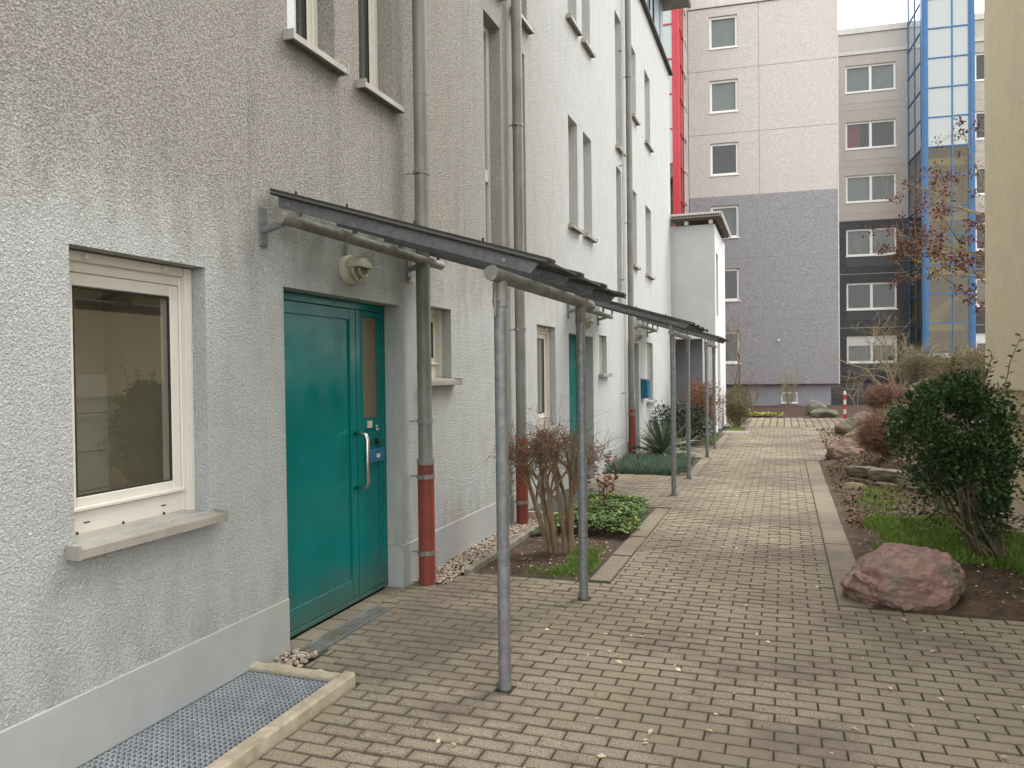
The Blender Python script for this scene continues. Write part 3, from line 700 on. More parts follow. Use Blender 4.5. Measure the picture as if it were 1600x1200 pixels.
# edge slabs along both borders of the path
def slabs(x0, x1, y0, y1, ln, nm='border_slab'):
    y = y0
    while y < y1-.1:
        e = min(y+ln*random.uniform(.93,1.07), y1)
        mb = MB().add(*brick_geo(x0+.004, x1-.004, y+.003, e-.003, (random.gauss(0,.004), random.gauss(0,.004)), random.gauss(-.001,.0012)))
        dirty(mb.build(nm, MT['slab'], path).data); y = e
slabs(.334, .565, 5.62, 14.3, 1.0)
slabs(-1.43, -1.254, 5.74, 9.04, .8); slabs(-1.43, -1.254, 11.78, 14.32, .8); slabs(-1.43, -1.254, 16.17, 19.8, .8)
for i in range(7):
    y0_ = 3.725+i*.2; mb = MB().add(*brick_geo(-2.82, -2.676, y0_+.003, min(5.115,y0_+.2)-.003, (0,random.gauss(0,.01)), .002)); dirty(mb.build('brick', MT['brick'], path).data)
MB().box(-2.88,-2.67,3.72,5.12,-.10,-.02).build('joint_sand', MT['sand'], path)
for d_ in DOORS[1:]: MB().box(-2.85,-2.69,d_[0]+.001,d_[1]-.001,-.10,.0).build('door_step', MT['slab'], path)
# road in front of the far block: pavers laid lengthwise
road = bpy.data.objects.new('road', None); COL.objects.link(road); road['kind'] = 'structure'; road['label'] = 'yellowish paved lane across the end of the path'
MB().add([(-14,22.4,-.03),(14,22.4,-.03),(14,27.0,-.03),(-14,27.0,-.03)], [(0,1,2,3)]).build('joint_sand', MT['sand'], road)
mb = MB()
for i in range(-16, 30):
    x = i*.2
    for k in range(12):
        y0 = 22.62+k*.36+(.18 if i % 2 else 0)
        if y0+.36 > 26.95: continue
        mb.add(*brick_geo(x+.008, x+.192, y0+.008, y0+.352, (0,0), -.008+random.gauss(0,.001)))
dirty(mb.build('paving', MT['brick_far'], road, kind='stuff').data)
for i in range(-6, 10): MB().box(i*.6+.005, i*.6+.595, 22.38, 22.58, -.06, .0).build('kerb_stone', MT['edging'], road)

# --- soil beds
def grid_mesh(xs, ys, fn):
    v = [(x, y, fn(x, y)) for y in ys for x in xs]; w = len(xs)
    f = [(j*w+i, j*w+i+1, (j+1)*w+i+1, (j+1)*w+i) for j in range(len(ys)-1) for i in range(w-1)]
    return MB().add(v, f)
def fb(x, y, s, a): return a*mnoise.fractal(Vector((x*s, y*s, 3.1)), 1.0, 2.0, 4)
def lin(a, b, n): return [a+(b-a)*i/(n-1) for i in range(n)]
def bed_z(x0, x1, y0, y1, amp=.012, rise=.02):
    def fn(x, y):
        e = min(x-x0, x1-x, y-y0, y1-y)
        return -.02+rise*min(1, e/.12)+fb(x, y, 5, amp)+fb(x, y, 25, .006)
    return fn
def bed(name, x0, x1, y0, y1, step, m='soil', **k):
    return struct(name, grid_mesh(lin(x0, x1, max(3, int((x1-x0)/step))), lin(y0, y1, max(3, int((y1-y0)/step))), bed_z(x0, x1, y0, y1, **k)), m, smooth=True)
bed('planting_bed', -2.36, -1.435, 5.72, 9.04, .04)
bed('gravel_bed', -2.72, -2.42, 5.30, 9.3, .06, rise=.005)
bed('planting_bed', -2.70, -1.435, 11.78, 14.32, .06)
bed('planting_bed', -2.70, -1.435, 16.17, 19.95, .08)
bed('planting_bed', -2.6, -.95, 23.4, 23.42, .1) if False else None
# right-hand bed and planted mound
def smooth01(t): t = max(0, min(1, t)); return t*t*(3-2*t)
def wall_d(x, y):    # distance behind the dry stone wall line (0.96,11.75)-(2.4,10.25)
    nx, ny = .72, .69
    return (x-.96)*nx+(y-11.75)*ny
def mound(x, y):
    s = x-edge(max(y, 5.62)); d = wall_d(x, y)
    h = .004+.026*smooth01(s/.25)+fb(x, y, 3, .03)*smooth01(s/.3)+fb(x, y, 16, .010)
    hh = smooth01((d-.02)/.25)*smooth01(s/.9)
    top = min(1.30, .17+.50*max(0, x-1.25))
    if y < 5.8: h = min(h, .004+.1*(y-5.585))
    if y < 5.59: h = -.08
    h += hh*top*(1-smooth01((y-22)/7)*.75)
    return h
xs_s = [0,.04,.1,.17]+lin(.25, 3.0, 44)+lin(3.15, 10, 26)
ys_ = [5.585]+lin(5.592, 13, 112)+lin(13.15, 27, 70)
v = []; w = len(xs_s)
for y in ys_:
    e = edge(y)
    for s in xs_s: v.append((e+s, y, mound(e+s, y)))
f = [(jj*w+i, jj*w+i+1, (jj+1)*w+i+1, (jj+1)*w+i) for jj in range(len(ys_)-1) for i in range(w-1)]
struct('planted_slope', MB().add(v, f), 'soil', smooth=True)
struct('mulch_bed', grid_mesh(lin(-4.5, 8, 60), lin(26.98, 33, 30), lambda x, y: -.02+.16*smooth01((y-26.98)/3)+fb(x, y, 2, .03)), 'mulch', smooth=True)

# ---------------------------------------------------------------- pebbles
def ico(sub=1):
    bm = bmesh.new(); bmesh.ops.create_icosphere(bm, subdivisions=sub, radius=1)
    v = np.array([p.co[:] for p in bm.verts]); f = np.array([[p.index for p in q.verts] for q in bm.faces]); bm.free(); return v, f
def rand_rot(n):
    q = rng.normal(size=(n,4)); q /= np.linalg.norm(q, axis=1)[:,None]
    a,b,c,d = q.T
    return np.stack([np.stack([1-2*(c*c+d*d),2*(b*c-a*d),2*(b*d+a*c)],-1), np.stack([2*(b*c+a*d),1-2*(b*b+d*d),2*(c*d-a*b)],-1), np.stack([2*(b*d-a*c),2*(c*d+a*b),1-2*(b*b+c*c)],-1)], 1)
def scatter(bv, bf, pos, rot, sc):
    """many small copies of one shape in one mesh; sc (n,) or (n,3)"""
    n = len(pos); sc = np.asarray(sc)
    if sc.ndim == 1: sc = np.repeat(sc[:,None], 3, 1)
    vv = np.einsum('nij,nkj->nki', rot, bv[None]*sc[:,None,:])+pos[:,None,:]
    ff = bf[None]+(np.arange(n)*len(bv))[:,None,None]
    mb = MB(); return mb.np(vv.reshape(-1,3), ff.reshape(-1, bf.shape[1]))
IV, IF = ico(1)
def pebbles(name, x0, x1, y0, y1, n, s=(.009,.019), zf=None, label=None):
    p = np.stack([rng.uniform(x0,x1,n), rng.uniform(y0,y1,n), np.zeros(n)], 1)
    if zf: p[:,2] = [zf(a, b) for a, b in p[:,:2]]
    p[:,2] += rng.uniform(0,.022,n)
    sc = rng.uniform(*s, (n,1))*rng.uniform([.8,.6,.45],[1.35,1,.8],(n,3))
    a = rng.uniform(0,2*np.pi,n); R_ = rand_rot(n); Z = np.zeros((n,3,3)); Z[:,0,0]=np.cos(a);Z[:,0,1]=-np.sin(a);Z[:,1,0]=np.sin(a);Z[:,1,1]=np.cos(a);Z[:,2,2]=1
    R_ = Z
    ob = scatter(IV, IF, p, R_, sc).build(name, MT['pebble'], smooth=True); kindof(ob, 'stuff', label); return ob
pebbles('gravel', -2.70, -2.425, 5.27, 8.4, 2300, label='strip of pale pebbles along the foot of the house wall')
pebbles('gravel', -2.70, -2.50, 3.47, 3.74, 150, label='small patch of pebbles between the light well and the door')
pebbles('gravel', 2.05, 2.32, 6.5, 9.6, 500, (.012,.028), zf=mound, label='loose pebbles along the foot of the beige wall')
# edging strip between gravel and soil
tag(bevel(MB().box(-2.418,-2.365,5.62,8.0,-.1,.035).build('edging_kerb', MT['edging'], None, (-2.39,6.8,0)), .006, 2), 'narrow concrete edging between the pebbles and the bare soil', 'kerb')

# ---------------------------------------------------------------- light wells and threshold drain
def bars(mb, x0, x1, y0, y1, nx, ny, z, h, tx=.0025, ty=.0025, hc=None):
    for i in range(nx+1):
        x = x0+(x1-x0)*i/nx; mb.box(x-tx/2, x+tx/2, y0, y1, z-h, z)
    hc = hc or h
    for i in range(ny+1):
        yy = y0+(y1-y0)*i/ny; mb.box(x0, x1, yy-ty/2, yy+ty/2, z-hc, z-.0005)
o = (-2.4, 2.6, 0)
t = thing('light_well', 'kerbed basement light well with galvanised grating under the big near window', 'light well', o)
def b(mb, name, m, p=None, **k): return mb.build(name, MT[m], p or t, o, **k)
def kerb_box(x0, x1, y0, y1, z0, z1, jag=.004):
    n = max(2, int(max(x1-x0, y1-y0)/.03)); v = []; f = []
    along_x = (x1-x0) > (y1-y0)
    for i in range(n+1):
        q = i/n
        prof = ((0,z0),(0,z1-.012),(.14,z1),(.86,z1),(1,z1-.012),(1,z0))
        for a, z in prof:
            e = random.uniform(-jag, jag)*(1 if z > z0 else 0)
            if along_x: v.append((x0+(x1-x0)*q, y0+(y1-y0)*a+e, z+e*.8))
            else: v.append((x0+(x1-x0)*a+e, y0+(y1-y0)*q, z+e*.8))
    for i in range(n):
        for k in range(5): f.append((i*6+k, i*6+k+1, (i+1)*6+k+1, (i+1)*6+k))
    f += [tuple(range(6)), tuple(n*6+k for k in range(5,-1,-1))]
    return MB().add(v, f)
b(kerb_box(-2.168,-2.095,.6,3.44,-.08,.062), 'kerb', 'kerb'); b(kerb_box(-2.705,-2.170,3.365,3.436,-.08,.058), 'kerb', 'kerb')
k = b(MB().box(-2.695,-2.172,.6,3.362,-.34,-.33), 'shaft_floor', 'dark')
m = MB(); cw_, cl_ = .0275, .030; nx = 18; cw_ = .508/nx
def strand(mb, p, q, w, z0, z1):
    d = (q-p); nn = Vector((-d.y, d.x, 0)).normalized()*w/2
    v = [p-nn, q-nn, q+nn, p+nn]; mb.add([(a.x,a.y,z0) for a in v]+[(a.x,a.y,z1) for a in v], BOXF[1:])
for r in range(82):
    y = .9+r*cl_
    for i in range(nx):
        x = -2.688+i*cw_; up = cl_/2
        strand(m, Vector((x,y,0)), Vector((x+cw_/2,y+up,0)), .0055, .008, .031); strand(m, Vector((x+cw_/2,y+up,0)), Vector((x+cw_,y,0)), .0055, .008, .0306)
        if r % 1 == 0: strand(m, Vector((x+cw_/2,y+up,0)), Vector((x+cw_/2,y+cl_*1.0,0)), .006, .006, .0312) if (r+i) % 1 == 0 else None
gr = b(m, 'grating', 'galvgrate', kind='stuff')
b(MB().box(-2.69,-2.178,.9,3.355,-.03,-.026), 'shade_sheet', 'rubber')  # dark sheet added so the grating holes look shaded
m = MB(); m.box(-2.695,-2.690,.9,3.36,.0,.034); m.box(-2.178,-2.173,.9,3.36,.0,.034); m.box(-2.69,-2.178,3.355,3.362,0,.034); b(m, 'grating_frame', 'galv')
o = (-2.4, 8.8, 0)
t = thing('light_well', 'barred metal basement light well behind the bare clipped shrub', 'light well', o)
m = MB()
for i in range(34): x = 7.95+i*.05; m.box(-2.67,-2.14,x,x+.012,.05,.085)
b(m, 'grating', 'galv', kind='stuff'); b(MB().box(-2.69,-2.12,7.88,7.93,-.1,.09), 'kerb', 'kerb'); b(MB().box(-2.13,-2.10,7.94,9.66,-.1,.09), 'kerb', 'edging'); b(MB().box(-2.69,-2.14,7.94,9.66,-.09,-.05), 'shaft_floor', 'dark')
o = (-2.6, 4.2, 0)
t = thing('drain_grate', 'narrow flat steel drain grate in the paving before the nearest teal door', 'drain', o)
m = MB(); bars(m, -2.665, -2.542, 3.775, 4.645, 1, 30, .006, .02, .012, .012, .018); b(m, 'grate', 'galvdull', kind='stuff')
b(MB().box(-2.66,-2.547,3.78,4.64,-.045,-.012), 'channel', 'rubber')
m = MB(); m.box(-2.541,-2.535,3.76,4.66,-.03,.008); m.box(-2.672,-2.666,3.76,4.66,-.03,.008); b(m, 'grate_rim', 'galv')
o = (-1.15, 20.5, 0)
tag(bevel(MB().box(-1.5,-.85,20.3,20.75,-.03,.005).build('ground_slab', MT['gab_base'], None, o), .005), 'dark grey slab lying flush on the path beside the white annex corner', 'slab')
# ================================================================ FAR BUILDINGS
GD = Vector((1, .085, 0)).normalized(); GN = Vector((.085, -1, 0)).normalized()
def far_window(fr, t, o, parent, u0, u1, v0, v1, n=-.07, mull=None, mats=('pvcwhite','farglass'), frame=.085, behind=None, shutter=None):
    def b(mb, name, m, p): return mb.build(name, MT[m], p, o)
    m = MB(); fr.ring(m, u0+.003, u1-.003, v0+.003, v1-.003, frame, n-.06, n)
    if mull: fr.box(m, mull-.06, mull+.06, v0+frame, v1-frame, n-.06, n+.001)
    w = b(m, 'window', mats[0], parent)
    parts = [(u0+frame, u1-frame)] if not mull else [(u0+frame, mull-.06), (mull+.06, u1-frame)]
    for i, (a, c) in enumerate(parts):
        b(fr.box(MB(), a, c, v0+frame, v1-frame, n-.045, n-.038), 'pane', mats[1], w)
        bm_ = behind[i] if behind else None
        if bm_ in ('net', 'pink', 'blind', 'pale'):
            mt = {'net':'curtain','pink':'pink','blind':'beigeblind','pale':'palepane'}[bm_]; m = MB(); k = 18; pts = []
            a2 = a if bm_ != 'pink' else a
            c2 = c if bm_ != 'pink' else a+(c-a)*.6
            for q in range(k+1):
                uu = a2+(c2-a2)*q/k; nn = n-.14+(0 if bm_ in ('blind','pale') else .03*math.sin(q*1.9))
                pts += [fr.p(uu, v0+frame, nn), fr.p(uu, v1-frame, nn)]
            m.add(pts, [(2*q, 2*q+2, 2*q+3, 2*q+1) for q in range(k)]); b(m, 'curtain', mt, w)
    if shutter:
        b(fr.box(MB(), u0+frame, u1-frame, v1-frame-shutter, v1-frame, n-.036, n-.02), 'roller_shutter', 'plateW', w)
    b(fr.box(MB(), u0-.03, u1+.03, v0-.045, v0+.002, n, .05), 'sill', mats[0], w)
    m = MB(); D = n-.5; fr.quad(m, (u0,v0,D),(u1,v0,D),(u1,v1,D),(u0,v1,D))
    for (ua, ub) in ((u0,u0),(u1,u1)): fr.quad(m, (ua,v0,n-.06),(ua,v1,n-.06),(ua,v1,D),(ua,v0,D))
    fr.quad(m, (u0,v1,n-.06),(u1,v1,n-.06),(u1,v1,D),(u0,v1,D)); fr.quad(m, (u0,v0,n-.06),(u1,v0,n-.06),(u1,v0,D),(u0,v0,D))
    b(m, 'room', 'dark', w)
    return w
def panel(fr, o, parent, u0, u1, v0, v1, mat, holes=(), gap=.014, name='wall_panel'):
    m = MB(); wall_holes(fr, m, u0+gap, u1-gap, v0+gap, v1-gap, list(holes), .14, edge=.06)
    return m.build(name, MT[mat], parent, o)
LV = [1.0, 3.52, 6.06, 8.58, 11.10, 13.66, 16.17]
# ---------------- gable block
o = (2.05, 32.5, 0); G = Frame((2.05, 32.5, 0), GD, GN)
gb = thing('apartment_block', 'tall apartment block gable, pinkish grey over blue grey, facing down the path', 'building', o)
def b(mb, name, m, p=None): return mb.build(name, MT[m], p or gb, o)
uL, uV, uR = -5.66, -2.92, 0
mb = MB(); P = lambda u, v, n: G.p(u, v, n)
G.box(mb, uL+.01, uR-.01, 1.02, 17.4, -11, -.75); b(mb, 'wall_core', 'whiteconc')
mb = MB(); G.box(mb, uL+.2, uR-.28, -.3, 1.02, -11, -.26); b(mb, 'base', 'gab_base')
winz = [(LV[i]+.87, LV[i]+2.16) for i in range(6)]
styles = [['net'], None, ['net'], None, ['pale'], ['pale']]
for i in range(6):
    mt = 'gab_low' if i < 3 else 'gab_up'
    z0, z1 = winz[i]; u0, u1 = -4.81, -3.72
    pl_ = panel(G, o, gb, uL, uV, LV[i], LV[i+1], mt, [(u0,u1,z0,z1)])
    panel(G, o, gb, uV, uR, LV[i], LV[i+1], mt)
    far_window(G, gb, o, gb, u0, u1, z0, z1, behind=styles[i], n=-.10)
for u in (uR+.0,): 
    mb = MB(); G.box(mb, u-.03, u+.012, 1.0, 17.3, -.2, .012); b(mb, 'corner_strip', 'whiteconc')
mb = MB(); G.box(mb, uL-.06, uR+.06, 16.19, 16.31, -.2, .06); b(mb, 'ledge', 'whiteconc')
m = MB()
for z in LV[1:6]: G.box(m, uL+.02, uR-.02, z-.02, z+.02, -.07, -.012)
G.box(m, uV-.02, uV+.02, 1.02, 16.1, -.07, -.013); b(m, 'joint_filler', 'jointgrey')
panel(G, o, gb, uL, uV, 16.32, 17.35, 'whiteconc', name='parapet_panel'); panel(G, o, gb, uV, uR, 16.32, 17.35, 'whiteconc', name='parapet_panel')
mb = MB(); G.box(mb, uL-.1, uR+.1, 17.35, 17.5, -11, .1); b(mb, 'roof', 'galvdull')
mb = MB(); G.ring(mb, -2.14, -1.53, .25, .67, .04, -.28, -.24); wn = b(mb, 'basement_window', 'pvcwhite')
b(G.box(MB(), -2.10, -1.57, .29, .63, -.268, -.262), 'pane', 'beigelow', wn)
b(G.box(MB(), -2.18, -1.49, .21, .25, -.27, -.20), 'sill', 'whiteconc', wn)
m = MB(); m.tube([G.p(-2.25,3.0-.25,0), G.p(-2.25,2.75,.09)], .05, 10); b(m, 'wall_light', 'plateW')

# ---------------- side wing at the left behind the row house, with the red stair tower
o2 = (-3.75, 31, 0)
wing = thing('apartment_wing', 'narrow strip of pale apartment facade between the red glazed tower and the gable', 'building', o2)
WF = Frame((-3.60, 32.1, 0), (0, -1, 0), (1, 0, 0))
mb = MB(); hs = [(.55, 1.35, z0, z1) for z0, z1 in winz]
wall_holes(WF, mb, -.25, 2.6, 0, 17.4, hs, .15); mb.build('wall', MT['gab_up'], wing, o2)
for h in hs: far_window(WF, wing, o2, wing, *h, n=-.09)
MB().box(-12,-4.55,29.6,31.9,0,17.4).build('wall_core', MT['whiteconc'], wing, o2)
MB().box(-12,-3.57,29.45,32.0,17.4,17.6).build('roof', MT['galvdull'], wing, o2)
def stair_tower(name, label, o, fr, side, u0, u1, um, depth, z0, z1, rows, metal, frost_from, side_at):
    """glazed tower: front lattice on fr, side lattice on frame side (u from 0 to depth)"""
    t = thing(name, label, 'stair tower', o)
    def b(mb, nm, m, p=None): return mb.build(nm, MT[m], p or t, o)
    cw = .25
    for u in (u0, u1-cw):
        m = MB(); fr.box(m, u, u+cw, z0, z1, -cw, 0); fr.box(m, u+cw*.30, u+cw*.55, z0, z1, 0, .03); b(m, 'corner_post', metal)
    for u in um: b(fr.box(MB(), u-.028, u+.028, z0, z1, -.08, -.01), 'mullion', metal)
    edges = [u0+cw]+list(um)+[u1-cw]
    for i in range(len(rows)):
        z = rows[i]
        b(fr.box(MB(), u0+cw, u1-cw, z-.025, z+.025, -.085, -.004), 'transom', metal)
        b(side.box(MB(), 0.02, depth, z-.025, z+.025, -.08, -.004), 'transom', metal)
    for i in range(len(rows)-1):
        za, zb = rows[i]+.025, rows[i+1]-.025
        gm = 'towerglass2' if za > frost_from else 'oliveglass'
        for a, c in zip(edges, edges[1:]): b(fr.box(MB(), a+.03 if a in um else a, c-.03 if c in um else c, za, zb, -.05, -.042), 'pane', gm)
        b(side.box(MB(), .25, depth-.1, za, zb, -.05, -.042), 'pane', gm)
    for u in (depth*.52, depth-.1): b(side.box(MB(), u-.03, u+.03, z0, z1, -.08, -.01), 'mullion', metal)
    return t, b
# red tower: stands before the wing, front face towards the camera
RF = Frame((-6.4, 28.6, 0), (1, 0, 0), (0, -1, 0)); RS = Frame((-3.53, 28.6, 0), (0, 1, 0), (1, 0, 0))
rows = [.3+1.27*i for i in range(15)]
t, b = stair_tower('red_stair_tower', 'glazed stair tower with red metal frame above the annex roof', (-4.5, 28.6, 0), RF, RS, 0, 2.87, [1.15], 1.6, 0, 18.2, rows, 'redmetal', 9, 'r')
b(MB().box(-6.3,-3.7,29.7,29.95,0,18), 'back_wall', 'whiteconc'); b(MB().box(-6.5,-3.45,28.5,30.2,18.2,18.4), 'roof', 'redmetal')
for i in range(6): b(MB().box(-6.2,-3.75,28.75,29.7,2.5*i+1.2,2.5*i+1.4), 'landing', 'whiteconc')

# ---------------- set-back block on the right
o3 = (2.6, 40, 0); B = Frame((2.6, 40, 0), GD, GN)
b2 = thing('apartment_block', 'set-back apartment block, warm grey above charcoal, with paired windows behind the blue tower', 'building', o3)
def b(mb, name, m, p=None): return mb.build(name, MT[m], p or b2, o3)
LB = [1.0, 3.53, 6.09, 8.63, 11.16, 13.83, 16.46]
b(B.box(MB(), -2.5, 12, -.3, 17.55, -11, -.75), 'wall_core', 'b2_smooth')
cols = [(-2.4, 3.2, [(.25, 2.46, 1.36)]), (3.2, 8.6, [(5.76, 7.95, 6.85)])]
beh = [['net','net'], [None,None], ['net','net'], ['pale','net'], ['pink',None], ['pale','pale']]
for i in range(6):
    mt, ms = ('b2_low','b2_lowsmooth') if i < 3 else ('b2_up','b2_smooth')
    for ci, (ua, ub, ws) in enumerate(cols):
        hl = [(w[0], w[1], LB[i]+.86, LB[i]+2.14) for w in ws]
        panel(B, o3, b2, ua, ub, LB[i], LB[i+1], mt, hl)
        for w, h in zip(ws, hl):
            far_window(B, b2, o3, b2, *h, mull=w[2], behind=beh[i] if ci == 0 else (['blind',None] if i == 1 else [None,None]), shutter=.38 if i == 0 else None, n=-.09)
            b(B.box(MB(), w[0], w[1]+.1, LB[i]+.34, LB[i]+.80, -.02, .012), 'apron_panel', ms)
b(B.box(MB(), -2.4, 8.6, -.2, .99, -.3, -.12), 'base', 'b2_lowsmooth')
m = MB()
for z in LB[1:6]: B.box(m, -2.38, 8.58, z-.02, z+.02, -.07, -.012)
b(m, 'joint_filler', 'b2_smooth')
b(B.box(MB(), -2.4, 8.6, 16.46, 16.62, -.1, .06), 'ledge', 'whiteconc')
panel(B, o3, b2, -2.4, 3.2, 16.62, 17.45, 'b2_smooth', name='parapet_panel'); panel(B, o3, b2, 3.2, 8.6, 16.62, 17.45, 'b2_smooth', name='parapet_panel')
b(B.box(MB(), -2.5, 12, 17.45, 17.72, -11, .07), 'roof', 'whiteconc')
m = MB(); B.ring(m, .15, 1.0, .28, .62, .03, -.14, -.11); wn = b(m, 'basement_window', 'galvdull'); b(B.box(MB(), .18, .97, .31, .59, -.13, -.124), 'pane', 'glassdark', wn)
# blue tower
TF = Frame((2.6, 37.4, 0), GD, GN); TS0 = TF.p(3.15, 0, 0); TS = Frame(TS0, -GN, -GD)
rows = [2.24+1.276*i for i in range(15)]
t, b = stair_tower('blue_stair_tower', 'glazed stair tower with blue metal frame rising at the right', (6.7, 37.4, 0), TF, TS, 3.15, 5.22, [4.35], 2.6, 2.2, 20.2, rows, 'bluemetal', 10.1, 'l')
b(TF.box(MB(), 3.3, 5.2, 0, 20, -2.58, -2.50), 'back_wall', 'beigelow')
for u in (5.05,):
    b(TF.box(MB(), u+.12, u+.17, 2.2, 20.2, -2.6, -.2), 'side_wall', 'whiteconc')
for i in range(7): b(TF.box(MB(), 3.4, 5.0, 2.4*i+3.2, 2.4*i+3.55, -2.5, -.35), 'landing', 'white')  # landings made white to stand in for pale reflections on the glass
for i in range(3):     # pale flights added in place of the white reflections in the lower panes
    za = 3.4+2.4*i; m = MB(); pa, pb = TF.p(3.5, za, -1.2), TF.p(4.9, za+1.25, -1.2)
    m.tube([pa, pb], .30, 4); b(m, 'added_flight', 'plateW')
b(TF.box(MB(), 2.9, 6.2, 1.72, 2.19, -2.6, .35), 'base_parapet', 'whiteconc'); b(TF.box(MB(), 2.9, 6.2, 0, 1.72, -2.6, .25), 'base', 'gab_base')
b(TF.box(MB(), 3.05, 5.32, 20.2, 20.4, -2.7, .1), 'roof', 'bluemetal')

# ---------------- annex at the end of the row house
oa = (-2.15, 21.5, 0); AF = Frame((-2.68, 20.0, 0), (1, 0, 0), (0, -1, 0)); AS = Frame((-1.62, 20.0, 0), (0, 1, 0), (1, 0, 0))
an = thing('annex', 'small pale grey rendered annex with flat metal roof beyond the end of the row house', 'building', oa)
def b(mb, name, m, p=None): return mb.build(name, MT[m], p or an, oa)
m = MB(); wall_holes(AF, m, -1.5, 1.06, 0, 5.28, [(-1.0, .74, -.1, 2.40)], .18); b(m, 'front_wall', 'annex')
m = MB(); AF.ring(m, -1.12, .86, 0, 2.53, .12, -.10, .012, wb=.001); b(m, 'opening_surround', 'white')
m = MB(); wall_holes(AS, m, 0, 3.5, 0, 5.28, [(.35, 1.0, 3.0, 4.62), (.55, 1.5, -.1, 2.5)], .15); b(m, 'side_wall', 'white')
b(MB().box(-5.5,-1.76,21.3,23.4,0,5.2), 'back_wall', 'gab_base'); b(AS.box(MB(), .35, 1.0, 3.0, 4.62, -.14, -.12), 'window', 'glassdark')
b(MB().box(-1.64,-1.615,20.42,21.62,-.05,2.5), 'passage_side', 'annex') if False else None
b(MB().add([(-4.2,20.0,5.16),(-1.76,20.0,5.16),(-1.76,21.3,5.16),(-4.2,21.3,5.16)], [(3,2,1,0)]), 'ceiling', 'annex')
b(MB().box(-4.2,-1.80,20.2,21.3,2.45,2.55), 'passage_ceiling', 'gab_base')
rf = b(MB().box(-2.66,-1.44,19.72,23.0,5.43,5.51), 'roof', 'roofing')
b(MB().box(-2.66,-1.47,19.80,22.95,5.39,5.428), 'soffit', 'underside', rf); b(MB().box(-1.438,-1.41,19.70,23.02,5.395,5.53), 'verge_board', 'roofing', rf); b(MB().box(-2.66,-1.44,19.700,19.718,5.49,5.54), 'drip_edge', 'whiteconc', rf)
m = MB()
for i in range(21): x = -2.64+i*.056; m.box(x, x+.034, 19.712, 19.719, 5.445, 5.49)
b(m, 'corrugation', 'black', rf)
for x in (-2.35, -1.75): b(MB().box(x, x+.09, 19.86, 20.0, 5.28, 5.37), 'rafter_end', 'whiteconc', rf)

# ---------------- beige building on the right
ob_ = (3, 4, 0); bb = thing('beige_building', 'beige rendered building with overhanging upper wall along the right edge', 'building', ob_)
def b(mb, name, m, p=None): return mb.build(name, MT[m], p or bb, ob_)
bevel(b(MB().box(2.095,9,2.4,9.74,1.365,7.6), 'upper_wall', 'beige'), .012, 2)  # unseen height and near end kept short so more light reaches the path
b(MB().box(2.145,9,2.5,9.735,1.14,1.365), 'recess_band', 'beigelow')
b(MB().box(2.325,9,2.5,9.73,-.15,1.14), 'plinth', 'beigelow')
b(MB().box(1.95,9.2,2.3,9.9,7.6,7.8), 'roof', 'galvdull')
# ================================================================ ROCKS
def rock_mesh(seed, size, planes=16, sub=4, amp=.05, rough=.02, flat=.0, boxy=False, freq=1.6):
    r = random.Random(seed); bm = bmesh.new(); bmesh.ops.create_icosphere(bm, subdivisions=sub, radius=1)
    ns = []
    if boxy:
        for a in ((1,0,0),(-1,0,0),(0,1,0),(0,-1,0),(0,0,1),(0,0,-1)):
            nv = Vector(a)+Vector((r.gauss(0,.08), r.gauss(0,.08), r.gauss(0,.06))); ns.append((nv.normalized(), r.uniform(.9,1.0)))
        for _ in range(4): ns.append((Vector((r.choice((-1,1)), r.choice((-1,1)), r.uniform(-1,1))).normalized(), r.uniform(1.15,1.35)))
    else:
        for _ in range(planes): ns.append((Vector((r.gauss(0,1), r.gauss(0,1), r.gauss(0,.8))).normalized(), r.uniform(.68,.98)))
    of = Vector((seed*3.7, seed*1.3, seed*.7))
    for v in bm.verts:
        d = v.co.normalized(); rad = min([1.6 if boxy else 1.05]+[k/max(d.dot(nn), 1e-3) for nn, k in ns if d.dot(nn) > .05])
        p = d*rad
        q = p*freq+of
        k = 1+amp*mnoise.fractal(q, .9, 2.1, 3)+rough*(1-abs(mnoise.noise(q*3.4))*2)+rough*.6*mnoise.noise(q*9)
        v.co = Vector((p.x*size[0]*k, p.y*size[1]*k, p.z*size[2]*k))
    me = bpy.data.meshes.new('rock'); bm.to_mesh(me); bm.free()
    me.polygons.foreach_set('use_smooth', [True]*len(me.polygons)); return me
def rock(name, label, cat, loc, size, seed, m, rz=0, sub=4, parent=None, rot=None, **k):
    me = rock_mesh(seed, size, sub=sub, **k); me.materials.append(MT[m])
    ob = bpy.data.objects.new(name, me); COL.objects.link(ob); ob.location = loc; ob.rotation_euler = rot or (0,0,rz)
    if parent: ob.parent = parent
    else: tag(ob, label, cat)
    return ob
